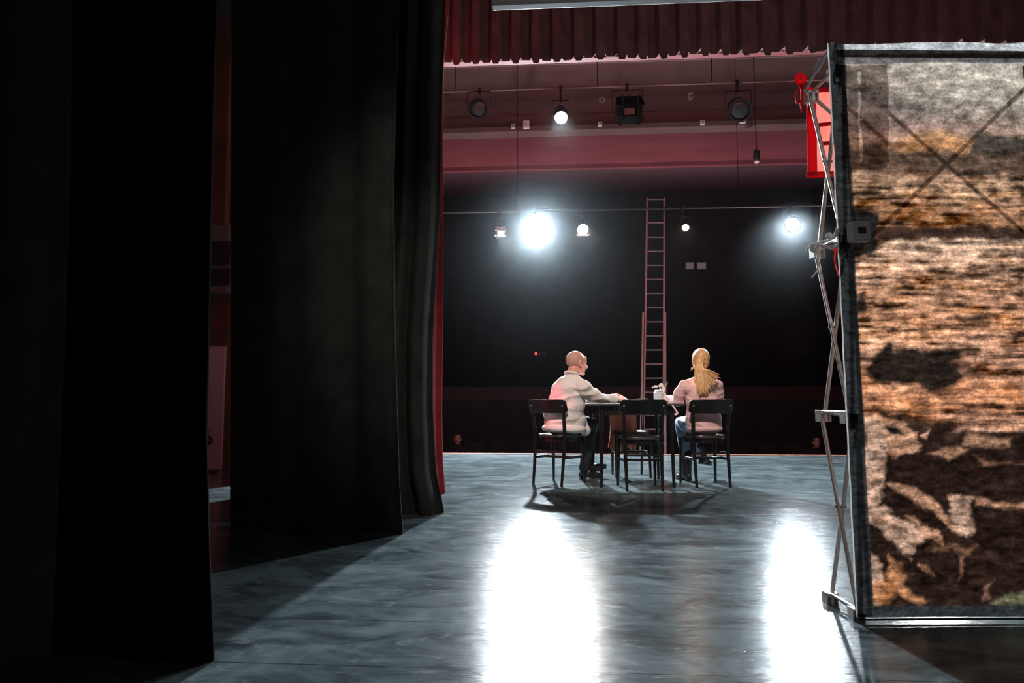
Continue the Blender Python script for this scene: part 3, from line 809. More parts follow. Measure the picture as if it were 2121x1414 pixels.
# trousers
m = MB()
m.ell(pel + Vector((0, 0, -0.015)), (0.155, 0.15, 0.065), rotf)
m.chain([hipR, kneeR, kneeR.lerp(ankR, 0.5), ankR + Vector((0, 0, 0.02))], [0.092, 0.070, 0.062, 0.055])
m.chain([hipL, kneeL, kneeL.lerp(ankL, 0.5), ankL + Vector((0, 0, 0.02))], [0.092, 0.070, 0.060, 0.052])
fuse(m, 'trousers', M['trousers'], man, 0.007, 4, 0.003, (9, 9, 9))
m = MB(); shoe(m, ankR + hd(-110) * 0.06 - Vector((0, 0, 0.085)), ankR + hd(70) * 0.21 - Vector((0, 0, 0.085)))
fuse(m, 'shoe', M['leather'], man, 0.005, 2)
m = MB(); shoe(m, ankL + hd(-110) * 0.05 - Vector((0, 0, 0.09)), ankL + hd(68) * 0.20 - Vector((0, 0, 0.03)))
fuse(m, 'shoe', M['leather'], man, 0.005, 2)

# ---- the woman: seen from behind with a long blonde ponytail
wom = thing('person', W(1.915, 6.93), 'person with a long blonde ponytail in a dusty pink jacket, seen from behind', 'person')
fw = hd(-8); rt = hd(82)
pel = W(1.925, 6.93, 0.58)
shc = P(1452, 797, 6.93); chest = P(1453, 828, 6.93)
shR = P(1484, 799, 6.93); shL = P(1417, 799, 6.95)
neck0 = P(1450, 785, 6.94); hc = P(1451, 748, 6.98)
HM = HEADM(hc, R(4), -0.08, 0.03, 0.98)
elL = P(1404, 845, 7.03); elR = P(1491, 842, 7.06)
wrL = W(1.62, 7.22, TZ + 0.04); wrR = W(2.00, 7.25, 0.70)
elL = W(1.695, 7.02, 0.835)
hipR = pel + rt * 0.09 + fw * 0.03; hipL = pel - rt * 0.09 + fw * 0.03
kneeL = W(1.80, 7.34, 0.60); ankL = W(1.845, 7.30, 0.12)
kneeR = W(1.93, 7.42, 0.63); ankR = W(2.00, 7.42, 0.26)
m = MB(); head_parts(m, HM, False)
m.limb(HM @ Vector((0, -0.02, -0.06)), neck0 - Vector((0, 0, 0.02)), 0.045, 0.050)
m.limb(neck0, shc, 0.055, 0.07); m.limb(shR, shL, 0.05, 0.05)
m.limb(shc, chest, 0.09, 0.10); m.limb(chest, pel + Vector((0, 0, 0.06)), 0.10, 0.10)
m.chain([shR, elR, wrR], [0.045, 0.036, 0.024]); m.chain([shL, elL, wrL], [0.045, 0.036, 0.024])
m.chain([hipR, kneeR, ankR], [0.064, 0.052, 0.035]); m.chain([hipL, kneeL, ankL], [0.064, 0.052, 0.035])
hand(m, wrL, hd(-15), Vector((0, 0, 1)), 1, 0.3, 1.0)
hand(m, wrR, hd(-40), Vector((0, 0, 1)), 1, 0.3, 1.0)
fuse(m, 'body', M['skin_woman'], wom, 0.0048, 2)
eyes(wom, HM)
# jacket
rotf = Matrix.Rotation(PSI + R(8), 3, 'Z')
m = MB()
m.ell(shc - Vector((0, 0, 0.035)), (0.190, 0.095, 0.085), rotf)
m.limb(shR, shL, 0.060, 0.060)
nk = neck0 - Vector((0, 0, 0.015))
m.limb(nk, shR.lerp(shc, 0.3), 0.052, 0.068); m.limb(nk, shL.lerp(shc, 0.3), 0.052, 0.068)
for q_ in (-0.045, 0.045):
    m.limb(shc - Vector((0, 0, 0.07)) + rt * q_, pel + Vector((0, 0, 0.07)) + rt * q_, 0.105, 0.134)
m.ell(chest - Vector((0, 0, 0.02)), (0.165, 0.125, 0.15), rotf)
m.ell(pel + Vector((0, 0, 0.14)), (0.175, 0.135, 0.15), rotf)
m.ell(pel + Vector((0, 0, 0.03)), (0.182, 0.150, 0.11), rotf)
m.ell(pel + Vector((0, 0, -0.018)), (0.180, 0.155, 0.055), rotf)
m.limb(neck0 - Vector((0, 0, 0.01)), shc, 0.060, 0.08)
m.chain([shR, elR, wrR], [0.062, 0.050, 0.036]); m.chain([shL, shL.lerp(elL, 0.5) + rt * -0.01, elL, wrL - (wrL - elL) * 0.1], [0.062, 0.060, 0.054, 0.036])
fuse(m, 'jacket', M['jacket'], wom, 0.006, 4, 0.008, (3, 3, 9))
# jeans and boots
m = MB()
m.ell(pel + Vector((0, 0, -0.01)), (0.145, 0.13, 0.06), rotf)
m.chain([hipL, kneeL, kneeL.lerp(ankL, 0.5), ankL + Vector((0, 0, 0.12))], [0.095, 0.068, 0.058, 0.048])
m.chain([hipR, kneeR, kneeR.lerp(ankR, 0.5), ankR + Vector((0, 0, 0.06))], [0.092, 0.066, 0.056, 0.045])
fuse(m, 'jeans', M['jeans'], wom, 0.007, 4, 0.003, (9, 9, 9))
m = MB(); shoe(m, ankL + hd(160) * 0.05 - Vector((0, 0, 0.11)), ankL + hd(-20) * 0.19 - Vector((0, 0, 0.12)), w=0.040, boot=ankL + Vector((0, 0, 0.16)))
fuse(m, 'boot', M['leather'], wom, 0.005, 2)
m = MB(); shoe(m, ankR + hd(150) * 0.02 - Vector((0, 0, 0.09)), ankR + hd(50) * 0.20 - Vector((0, 0, 0.13)), w=0.040, boot=ankR + Vector((0, 0, 0.10)))
fuse(m, 'boot', M['leather'], wom, 0.005, 2)
# hair
m = MB(); m.ell((0, -0.024, 0.034), (0.088, 0.108, 0.098)); m.ell((0, -0.04, -0.02), (0.078, 0.085, 0.075)); m.xf(HM)
HI2 = HM.inverted()
def hair2(co, n):
    q = HI2 @ co; d = 0.0
    if q.y > 0.055 and q.z < 0.085: d -= 0.03
    a = math.atan2(q.x, q.z - 0.0)
    return d + 0.0008 * math.sin(a * 60 + 3 * noise.noise(q * 30)) + 0.001 * noise.noise(co * 150)
fuse(m, 'hair', M['blonde'], wom, 0.0045, 1, fn=hair2)
tie = HM @ Vector((-0.012, -0.130, 0.010))
MB().ell(tie, (0.020, 0.020, 0.022)).build('hair_tie', M['blonde'], wom)
S = random.Random(11)
m1, m2 = MB(), MB()
def dback(q, k): return q
tips = []
for k in range(420):
    u = S.random() ** 1.4
    # bundle sweeping down and fanning to the right
    tipx = 1437 + 10 * S.gauss(0, 1) + 24 + 0 * u
    w = S.random() ** 1.7
    tx = 1455 + 30 * w + S.gauss(0, 4.5); ty = 816 - 36 * w ** 1.1 + S.gauss(0, 3) - abs(S.gauss(0, 6)) * (1 - w)
    Dd = 6.755 + S.uniform(-0.012, 0.02)
    a = tie + Vector((S.gauss(0, 0.009), S.gauss(0, 0.008), S.gauss(0, 0.009)))
    f_ = S.gauss(0, 3.2)
    midx = 1445 + (tx - 1445) * 0.5 + f_ * (1 - 0.6 * w)
    midy = 752 + (ty - 752) * 0.55
    b1 = P(1444.5 + f_ * 0.6 + (tx - 1445) * 0.2, 764 + 0 * w, 6.785)
    pts = smooth_path([a, b1, P(midx, midy, Dd + 0.005), P(tx + S.gauss(0, 1.5), ty, Dd + 0.01)], 7)
    n = len(pts)
    rad = [0.0050 * (1 - 0.7 * (i / (n - 1)) ** 3) for i in range(n)]
    (m1 if S.random() < 0.6 else m2).tube(pts, rad, 6)
m1.build('ponytail', M['blonde'], wom)
o = m2.build('ponytail_highlight', M['blonde_light'], wom)
m = MB()
for k in range(14):
    a = S.uniform(-0.75, 0.75)
    b0 = HM @ Vector((0.084 * math.sin(a), -0.03 + S.uniform(-0.05, 0.05), 0.034 + 0.096 * math.cos(a)))
    m.tube(smooth_path([b0, b0 + Vector((S.gauss(0, 0.008), S.gauss(0, 0.008), 0.006 * S.random())), b0 + Vector((S.gauss(0, 0.018), S.gauss(0, 0.012), 0.004 * S.random()))], 4), 0.0005, 5)
for k in range(12):
    b0 = HM @ Vector((-0.070, -0.035, -0.03 + S.uniform(-0.01, 0.01)))
    m.tube(smooth_path([b0, b0 + Vector((-0.012 + S.gauss(0, 0.004), -0.03, -0.03)), b0 + Vector((-0.035 + S.gauss(0, 0.01), -0.05, -0.055 + S.gauss(0, 0.008)))], 4), 0.0012, 5)
m.build('loose_strands', M['blonde_light'], wom)['kind'] = 'stuff'

# ------------------------------------------------------------------ printed pop-up panel
PD = 2.68
pL = HZ(1777, 1279, 0.02); pdir = W(math.cos(R(1.0)), math.sin(R(1.0)), 0)
PH, PW = 2.295, 2.2
pn = Vector((pdir.y, -pdir.x, 0))            # towards the camera
def panel_mesh():
    nx, nz = 440, 420
    U, V = np.meshgrid(np.linspace(0, PW, nx + 1), np.linspace(0, PH, nz + 1))
    px = 1783 - 63 * (V / PH) + U * 530; py = 1281 - 530 * V - 12 * U * (V / PH)
    rng = np.random.RandomState(4)
    def vnoise(x, y, sx, sy, seed):
        r = np.random.RandomState(seed); g = r.rand(128, 128)
        X = (x / sx) % 127; Y = (y / sy) % 127
        xi = X.astype(int); yi = Y.astype(int); fx = X - xi; fy = Y - yi
        fx = fx * fx * (3 - 2 * fx); fy = fy * fy * (3 - 2 * fy)
        xi1 = (xi + 1) % 128; yi1 = (yi + 1) % 128
        return (g[yi, xi] * (1 - fx) + g[yi, xi1] * fx) * (1 - fy) + (g[yi1, xi] * (1 - fx) + g[yi1, xi1] * fx) * fy
    def fbm(x, y, sx, sy, seed, o=4):
        t_ = 0; a = 1; tot = 0
        for k in range(o):
            t_ = t_ + a * vnoise(x, y, sx / 2 ** k, sy / 2 ** k, seed + k); tot += a; a *= 0.55
        return t_ / tot
    wx = px + 26 * (fbm(px, py, 30, 24, 50, 5) - 0.5); wy = py + 22 * (fbm(px, py, 30, 20, 60, 5) - 0.5)
    # base print colour by height (linear rgb keyed on py)
    ys = [80, 135, 200, 250, 290, 312, 330, 352, 380, 420, 470, 478, 500, 560, 620, 680, 720, 780, 850, 900, 960, 1060, 1160, 1281]
    cs = [(.52, .50, .47), (.56, .53, .47), (.60, .56, .50), (.50, .38, .33), (.52, .36, .25), (.16, .11, .085), (.13, .09, .07), (.28, .19, .14), (.42, .29, .20), (.36, .23, .155),
          (.30, .17, .10), (.10, .065, .05), (.46, .34, .26), (.50, .33, .24), (.36, .22, .15), (.52, .30, .19), (.50, .31, .22), (.34, .20, .14), (.42, .22, .13), (.44, .28, .21), (.10, .06, .05), (.07, .04, .035), (.08, .045, .035), (.07, .04, .03)]
    C = np.stack([np.interp(wy, ys, [c[k] for c in cs]) for k in range(3)], -1)
    st1 = fbm(px, py, 90, 7, 1, 5); st2 = fbm(px, py, 26, 12, 11, 5); bl = fbm(px, py, 80, 45, 21, 5)
    low = np.clip((py - 320) / 60, 0, 1)
    k = 1 + low * (2.6 * (st1 - 0.52) + 2.0 * (st2 - 0.5)) + (1 - low) * (0.8 * (st2 - 0.5)) + 1.5 * (bl - 0.53)
    k = np.clip(k, 0.12, 2.0)
    C = C * k[..., None]
    om = np.clip((fbm(px, py, 60, 18, 31) - 0.5) * 4, 0, 1)[..., None] * np.array([[[0.0, -0.03, -0.05]]]) * low[..., None]
    C = np.clip(C + om, 0.01, 1)
    def poly_mask(pts, soft=4):
        pts = np.array(pts, float); n = len(pts)
        inside = np.zeros(wx.shape, bool); dist = np.full(wx.shape, 1e9)
        for i in range(n):
            x0, y0 = pts[i]; x1, y1 = pts[(i + 1) % n]
            cond = ((y0 > wy) != (y1 > wy)) & (wx < (x1 - x0) * (wy - y0) / (y1 - y0 + 1e-9) + x0)
            inside ^= cond
            dx, dy = x1 - x0, y1 - y0; L2 = dx * dx + dy * dy + 1e-9
            t_ = np.clip(((wx - x0) * dx + (wy - y0) * dy) / L2, 0, 1)
            dist = np.minimum(dist, np.hypot(wx - x0 - t_ * dx, wy - y0 - t_ * dy))
        sdv = np.where(inside, dist, -dist)
        return np.clip(sdv / soft * 0.5 + 0.5, 0, 1)[..., None]
    def paint(pts, col, soft=4, op=1.0, tex=0.9):
        nonlocal C
        mk = poly_mask(pts, soft) * op
        c = np.array(col)[None, None] * (1 + tex * 2 * (st2 - 0.5))[..., None]
        C = C * (1 - mk) + np.clip(c, 0.005, 1) * mk
    DK = (0.022, 0.020, 0.018); TAN = (0.40, 0.25, 0.17); PAL = (0.44, 0.31, 0.24)
    # traced shapes of the print
    paint([(2030, 300), (2040, 262), (2130, 265), (2300, 300), (2300, 330), (2060, 310)], (0.10, 0.09, 0.075), 6)
    paint([(2018, 340), (2040, 325), (2075, 335), (2095, 355), (2060, 352), (1990, 360)], DK, 4)
    paint([(1805, 285), (1990, 285), (2030, 300), (2121, 298), (2300, 300), (2300, 350), (1760, 345), (1760, 312)], (0.12, 0.085, 0.065), 8, 0.85)
    paint([(1840, 295), (1900, 270), (1965, 258), (2035, 280), (2020, 300), (1900, 305)], (0.48, 0.27, 0.13), 10, 0.7)
    paint([(1800, 474), (2121, 468), (2400, 470), (2400, 492), (1800, 496)], (0.07, 0.045, 0.035), 4, 0.95)
    paint([(1760, 436), (1808, 436), (1826, 452), (1826, 512), (1810, 528), (1772, 528), (1758, 500)], (0.03, 0.027, 0.027), 3, 1.0, 0.2)
    paint([(1800, 770), (1830, 735), (1848, 715), (1862, 735), (1930, 735), (1985, 728), (2010, 752), (1975, 765), (2025, 792), (1990, 805), (1940, 822), (1900, 800), (1850, 812), (1812, 800)], DK, 6, 0.96)
    paint([(1785, 620), (1800, 610), (1810, 640), (1795, 655), (1780, 650)], DK, 5, 0.9)
    paint([(1833, 620), (1850, 632), (1890, 636), (1890, 643), (1835, 645)], DK, 4, 0.8)
    paint([(1990, 660), (2040, 655), (2050, 675), (2000, 680)], DK, 6, 0.8)
    paint([(1845, 692), (1940, 692), (1930, 699), (1850, 700)], DK, 3, 0.8)
    # lower group of silhouettes
    paint([(1812, 850), (1850, 868), (1940, 890), (1990, 905), (2121, 900), (2400, 880), (2400, 1290), (1800, 1290), (1790, 1100), (1800, 960), (1840, 950), (1900, 960), (1915, 940), (1905, 915), (1880, 885), (1835, 880)], (0.035, 0.022, 0.018), 6, 0.96)
    paint([(1785, 875), (1830, 880), (1845, 905), (1843, 960), (1838, 1010), (1836, 1040), (1820, 1062), (1800, 1060), (1785, 980)], PAL, 5)
    paint([(1840, 885), (1880, 888), (1905, 915), (1912, 945), (1870, 955), (1845, 945)], TAN, 4, 0.9)
    paint([(1842, 893), (1862, 900), (1880, 915), (1850, 915)], DK, 3)
    paint([(1930, 950), (1965, 940), (2010, 945), (1995, 955), (1975, 965), (1955, 955)], TAN, 5, 0.9)
    paint([(1918, 918), (1938, 902), (1930, 922)], TAN, 2)
    paint([(2010, 915), (2036, 912), (2100, 915), (2095, 930), (2000, 935)], TAN, 5, 0.8)
    paint([(2022, 955), (2040, 965), (2100, 968), (2130, 972), (2050, 976)], (0.30, 0.17, 0.12), 3, 0.7)
    paint([(1843, 1012), (1870, 1008), (1910, 1025), (1950, 1052), (1975, 1078), (1990, 1090), (2008, 1115), (1982, 1108), (1968, 1088), (1945, 1070), (1900, 1050), (1860, 1028)], TAN, 4)
    paint([(1972, 1040), (1995, 1034), (2022, 1038), (2012, 1055), (2023, 1080), (2024, 1108), (2010, 1118), (1985, 1100), (1980, 1065)], PAL, 4)
    paint([(2020, 1040), (2060, 1046), (2121, 1052), (2400, 1060), (2400, 1066), (2110, 1062), (2030, 1054)], TAN, 4, 0.9)
    paint([(1805, 1065), (1838, 1062), (1880, 1085), (1925, 1112), (1928, 1128), (1895, 1150), (1878, 1152), (1850, 1120), (1820, 1095), (1800, 1090)], PAL, 4)
    paint([(1890, 1080), (1930, 1095), (1955, 1120), (1960, 1135), (1930, 1120), (1905, 1095)], TAN, 4)
    paint([(1810, 1070), (1850, 1090), (1880, 1110), (1850, 1105), (1818, 1085)], (0.2, 0.12, 0.08), 3, 0.8)
    paint([(1940, 1132), (1980, 1140), (2030, 1135), (2010, 1155), (1960, 1150), (1925, 1145)], (0.22, 0.13, 0.085), 5, 0.8)
    paint([(1880, 1155), (1895, 1160), (1890, 1172)], TAN, 2)
    paint([(1805, 1150), (1818, 1160), (1835, 1190), (1840, 1225), (1825, 1265), (1808, 1262), (1803, 1200)], PAL, 5)
    paint([(1843, 1155), (1862, 1170), (1872, 1190), (1890, 1225), (1920, 1255), (1895, 1250), (1865, 1225), (1845, 1190)], (0.42, 0.23, 0.13), 5, 0.9)
    paint([(1812, 1215), (1850, 1205), (1868, 1225), (1850, 1255), (1812, 1255)], (0.45, 0.22, 0.10), 6, 0.8)
    paint([(1905, 1178), (1928, 1180), (1940, 1198), (1915, 1190)], TAN, 3, 0.8)
    paint([(1996, 1160), (2003, 1160), (1998, 1200), (1990, 1210)], (0.30, 0.17, 0.12), 3, 0.7)
    paint([(2050, 1225), (2062, 1210), (2055, 1245), (2042, 1255)], (0.3, 0.18, 0.14), 3, 0.7)
    paint([(2055, 1255), (2085, 1237), (2130, 1233), (2200, 1262), (2070, 1268)], (0.13, 0.13, 0.085), 4)
    C = C * (0.88 - 0.34 * np.clip((300 - py) / 60, 0, 1))[..., None]
    C = np.clip(C, 0, 1) ** 1.25 * np.array([1.15, 1.0, 0.92])
    # border strips of the fabric
    bl_ = 35 + 0 * px
    left = np.clip((0.066 - (U + 0.004 * (vnoise(px, py, 50, 40, 91) - .5))) / 0.006, 0, 1)[..., None]
    bot = np.clip((0.045 - V) / 0.006, 0, 1)[..., None]
    top_d = (np.clip((V - (PH - 0.088)) / 0.006, 0, 1))[..., None]
    top_l = (np.clip((V - (PH - 0.048)) / 0.006, 0, 1))[..., None]
    bc = np.array([0.020, 0.020, 0.020])[None, None]
    C = C * (1 - top_d) + np.array([.085, .075, .072]) * top_d
    C = C * (1 - top_l) + np.array([.30, .29, .28]) * top_l
    C = C * (1 - left) + bc * left
    C = C * (1 - bot) + bc * bot
    # gentle wrinkles in depth
    dep = 0.006 * (fbm(px, py, 220, 60, 71) - 0.5) + 0.003 * (fbm(px, py, 120, 14, 81) - 0.5)
    edge = 0.003 * (vnoise(px * 0 + 5, py, 50, 45, 33) - 0.5)
    topw = 0.012 * (vnoise(px, py * 0 + 3, 60, 50, 34) - 0.5)
    vs = []
    for j in range(nz + 1):
        for i in range(nx + 1):
            u = U[j, i] + (edge[j, i] if i < 3 else 0); v = V[j, i] + (topw[j, i] * (V[j, i] / PH) ** 8) + 0.022 * (U[j, i] / PW) * (V[j, i] / PH)
            q = pL + pdir * (u - 0.024 * v / PH) + pn * dep[j, i]; q = Vector((q.x, q.y, 0.022 + v)); vs.append(q)
    fs = [(j * (nx + 1) + i, j * (nx + 1) + i + 1, (j + 1) * (nx + 1) + i + 1, (j + 1) * (nx + 1) + i) for j in range(nz) for i in range(nx)]
    return vs, fs, C
def panel_mat():
    m, nt, b = new_mat('brown_printed_stretch_fabric')
    L = nt.links.new
    at = nt.nodes.new('ShaderNodeAttribute'); at.attribute_name = 'print'
    tc = nt.nodes.new('ShaderNodeTexCoord')
    mp = nt.nodes.new('ShaderNodeMapping'); mp.inputs['Scale'].default_value = (1, 1, 1.7); L(tc.outputs['Object'], mp.inputs[0])
    n = nt.nodes.new('ShaderNodeTexNoise'); n.inputs['Scale'].default_value = 20; n.inputs['Detail'].default_value = 10; n.inputs['Roughness'].default_value = 0.75; n.inputs['Distortion'].default_value = 0.15
    L(mp.outputs[0], n.inputs[0])
    mr = nt.nodes.new('ShaderNodeMapRange'); mr.inputs[1].default_value = 0.34; mr.inputs[2].default_value = 0.66; mr.inputs[3].default_value = 0.40; mr.inputs[4].default_value = 1.6
    L(n.outputs[0], mr.inputs[0])
    mp2 = nt.nodes.new('ShaderNodeMapping'); mp2.inputs['Scale'].default_value = (1, 1, 4); L(tc.outputs['Object'], mp2.inputs[0])
    n2 = nt.nodes.new('ShaderNodeTexNoise'); n2.inputs['Scale'].default_value = 13; n2.inputs['Detail'].default_value = 10; n2.inputs['Roughness'].default_value = 0.7; L(mp2.outputs[0], n2.inputs[0])
    sz = nt.nodes.new('ShaderNodeSeparateXYZ'); L(tc.outputs['Object'], sz.inputs[0])
    zr = nt.nodes.new('ShaderNodeMapRange'); zr.inputs[1].default_value = 1.75; zr.inputs[2].default_value = 1.95; zr.inputs[3].default_value = 0.6; zr.inputs[4].default_value = 0.85; L(sz.outputs[2], zr.inputs[0])
    mr2 = nt.nodes.new('ShaderNodeMapRange'); mr2.inputs[1].default_value = 0.38; mr2.inputs[2].default_value = 0.60; mr2.inputs[4].default_value = 1.35; L(zr.outputs[0], mr2.inputs[3]); L(n2.outputs[0], mr2.inputs[0])
    mm0 = nt.nodes.new('ShaderNodeMath'); mm0.operation = 'MULTIPLY'; L(mr.outputs[0], mm0.inputs[0]); L(mr2.outputs[0], mm0.inputs[1])
    n3 = nt.nodes.new('ShaderNodeTexNoise'); n3.inputs['Scale'].default_value = 75; n3.inputs['Detail'].default_value = 6; n3.inputs['Roughness'].default_value = 0.8; L(tc.outputs['Object'], n3.inputs[0])
    mr3 = nt.nodes.new('ShaderNodeMapRange'); mr3.inputs[1].default_value = 0.36; mr3.inputs[2].default_value = 0.64; mr3.inputs[3].default_value = 0.6; mr3.inputs[4].default_value = 1.45; L(n3.outputs[0], mr3.inputs[0])
    mm = nt.nodes.new('ShaderNodeMath'); mm.operation = 'MULTIPLY'; L(mm0.outputs[0], mm.inputs[0]); L(mr3.outputs[0], mm.inputs[1])
    mx = nt.nodes.new('ShaderNodeVectorMath'); mx.operation = 'SCALE'; L(at.outputs['Color'], mx.inputs[0]); L(mm.outputs[0], mx.inputs['Scale'])
    L(mx.outputs[0], b.inputs['Base Color']); b.inputs['Roughness'].default_value = 0.7; b.inputs['Specular IOR Level'].default_value = 0.2
    t_ = nt.nodes.new('ShaderNodeBsdfTranslucent'); L(mx.outputs[0], t_.inputs[0])
    ms = nt.nodes.new('ShaderNodeMixShader'); ms.inputs[0].default_value = 0.55
    L(b.outputs[0], ms.inputs[1]); L(t_.outputs[0], ms.inputs[2]); L(ms.outputs[0], nt.nodes['Material Output'].inputs[0])
    return m
rootp = thing('printed_panel', pL, 'tall brown distressed print on stretched fabric with a dark border, right foreground', 'display panel')
vs, fs, Cc = panel_mesh()
o = MB().add(vs, fs).build('printed_fabric', panel_mat(), rootp)
me = o.data; att = me.color_attributes.new('print', 'FLOAT_COLOR', 'POINT')
flat = np.ones((len(me.vertices), 4), np.float32); flat[:, :3] = Cc.reshape(-1, 3); att.data.foreach_set('color', flat.ravel())
# white seam edge down the left of the fabric
pts = [pL + pdir * (-0.004 - 0.024 * i / 40) + Vector((0, 0, 0.003 + PH * i / 40)) + pdir * 0.001 * math.sin(i * 1.7) for i in range(41)]
MB().tube(pts, 0.0028, 8).build('edge_piping', M['piping'], rootp)
MB().bar(pL + Vector((0, 0, -0.006)) + pdir * 0, pL + Vector((0, 0, -0.006)) + pdir * PW, 0.006, 0.008).build('bottom_edge', M['dark_plastic'], rootp)
# folding scissor frame behind the fabric
FD = 0.265
al = M['aluminium']
def fpt(u, depth, z): return Vector((pL.x, pL.y, 0)) + pdir * u - pn * depth + Vector((0, 0, z))
zn = [0.035, 0.80, 1.515, 2.225]
us = [0.020, 0.80, 1.49, 2.18]
def node(m, c, s=1.0):
    rot = Matrix((pdir, -pn, Vector((0, 0, 1)))).transposed()
    m.box(c, (0.050 * s, 0.050 * s, 0.016), rot); m.box(c + Vector((0, 0, -0.018)), (0.050 * s, 0.012, 0.045), rot); m.box(c + Vector((0, 0, -0.018)), (0.012, 0.050 * s, 0.045), rot)
    m.box(c + pdir * 0.022 + Vector((0, 0, -0.015)), (0.006, 0.046, 0.05), rot); m.box(c - pdir * 0.022 + Vector((0, 0, -0.015)), (0.006, 0.046, 0.05), rot)
frame = thing('folding_frame', fpt(0, FD, 0), 'silver scissor-jointed pop-up frame standing behind the printed panel', 'display frame')
for ui, u in enumerate(us[:2] + us[2:]):
    for k, z in enumerate(zn):
        for dd in (0.050, FD):
            m = MB(); node(m, fpt(u, dd, z), 0.85 if dd < 0.1 else 1.0); m.build('joint', M['white_plastic'] if k == 2 and ui == 0 else al, frame, smooth=False, bevel=0.002)
    for k in range(3):
        off = 0.009
        MB().tube([fpt(u + off, FD, zn[k]), fpt(u + off, 0.02, zn[k + 1])], 0.0085, 12).build('strut', al, frame)
        MB().tube([fpt(u - off, 0.02, zn[k]), fpt(u - off, FD, zn[k + 1])], 0.0085, 12).build('strut', al, frame)
        MB().tube([fpt(u - 0.022, (FD + .02) / 2, (zn[k] + zn[k + 1]) / 2), fpt(u + 0.022, (FD + .02) / 2, (zn[k] + zn[k + 1]) / 2)], 0.005, 8).build('pivot', M['dark_plastic'], frame)
    for k in range(4):
        MB().tube([fpt(u, FD, zn[k] + 0.004), fpt(u, 0.02, zn[k] + 0.004)], 0.0065, 10).build('link', al, frame)
        if k in (0, 1, 2):
            MB().tube([fpt(u + 0.01, FD - 0.02, zn[k]), fpt(u + 0.012, FD / 2, zn[k] - 0.012), fpt(u + 0.01, 0.03, zn[k] - 0.03)], 0.005, 8).build('hook', al, frame)
for ui in range(3):
    for k in range(3):
        for dd in ((FD,) if k == 2 else ()):
            MB().tube([fpt(us[ui] + 0.01, dd, zn[k]), fpt(us[ui + 1] - 0.01, dd, zn[k + 1])], 0.0085, 10).build('strut', al, frame)
            MB().tube([fpt(us[ui] + 0.01, dd + 0.018, zn[k + 1]), fpt(us[ui + 1] - 0.01, dd + 0.018, zn[k])], 0.0085, 10).build('strut', al, frame)
    MB().bar(fpt(us[ui], 0.02, zn[3] + 0.055), fpt(us[ui + 1], 0.02, zn[3] + 0.055), 0.012, 0.03).build('rail', al, frame)
# tie strap at the top of the frame
MB().tube([fpt(-0.008, FD, zn[3] + 0.01), fpt(-0.004, 0.13, zn[3] + 0.07), fpt(0.0, 0.01, zn[3] + 0.10)], 0.007, 8).build('hook', al, frame)
m = MB(); a_, b_ = fpt(-0.006, 0.16, zn[3] + 0.055), fpt(-0.003, 0.10, zn[3] + 0.08); m.tube([a_, b_], 0.012, 8); m.build('buckle', M['grey_plastic'], frame)
# cord round the upper joint
t = frame
c = P(1690, 512, 2.92)
pts = smooth_path([c + Vector((-0.01, 0, 0.02)), P(1676, 508, 2.93), P(1669, 514, 2.93), P(1667, 522, 2.93)])
MB().tube(pts, 0.0035, 8).build('cord_end', M['rope'], t)
pts = smooth_path([P(1692, 522, 2.90), P(1694, 545, 2.90), P(1692, 560, 2.90), P(1681, 575, 2.90)])
MB().tube(pts, 0.0035, 8).build('cord_end', M['rope'], t)
pts = smooth_path([P(1688, 504, 2.93), P(1700, 500, 2.86), P(1715, 497, 2.8), P(1728, 492, 2.74), P(1733, 484, 2.70)])
MB().tube(pts, 0.004, 8).build('cord_lashing', M['rope'], t)
pts = smooth_path([P(1688, 512, 2.90), P(1704, 508, 2.84), P(1722, 516, 2.76), P(1734, 505, 2.70)])
MB().tube(pts, 0.0035, 8).build('cord_lashing', M['rope'], t)
m = MB(); m.ell(P(1689, 513, 2.90), (0.024, 0.018, 0.022)); m.ell(P(1717, 488, 2.78), (0.012, 0.010, 0.014)); m.ell(P(1733, 480, 2.69), (0.007, 0.007, 0.02))
fuse(m, 'cord_knot', M['rope'], t, 0.003, 1, 0.002, (60, 60, 60))
o = MB().ell(P(1731, 516, 2.80), (0.014, 0.01, 0.010)).tube(smooth_path([P(1731, 518, 2.8), P(1729, 535, 2.78), P(1731, 548, 2.76), P(1739, 575, 2.72)]), 0.003, 8).build('red_ribbon', M['banner']); tag(o, 'thin red ribbon dangling between the frame and the panel edge', 'ribbon')
# socket
t = thing('socket_box', P(1779, 500, 2.60), 'small grey socket box fixed on the dark patch of the printed panel', 'socket')
a_ = P(1779, 480.5, 2.655)
rot = Matrix((pdir, -pn, Vector((0, 0, 1)))).transposed()
MB().box(a_, (0.078, 0.045, 0.080), rot).build('housing', M['grey_plastic'], t, smooth=False, bevel=0.006)
m = MB(); m.box(a_ + pn * 0.023 + Vector((0, 0, 0.002)), (0.030, 0.004, 0.022), rot); m.build('switch', M['dark_plastic'], t, smooth=False, bevel=0.001)
for s_ in (-1, 1):
    MB().ell(a_ + pn * 0.023 + pdir * s_ * 0.022 + Vector((0, 0, 0.001)), (0.0025, 0.002, 0.0025), seg=10, rings=6).build('screw', M['aluminium'], t)

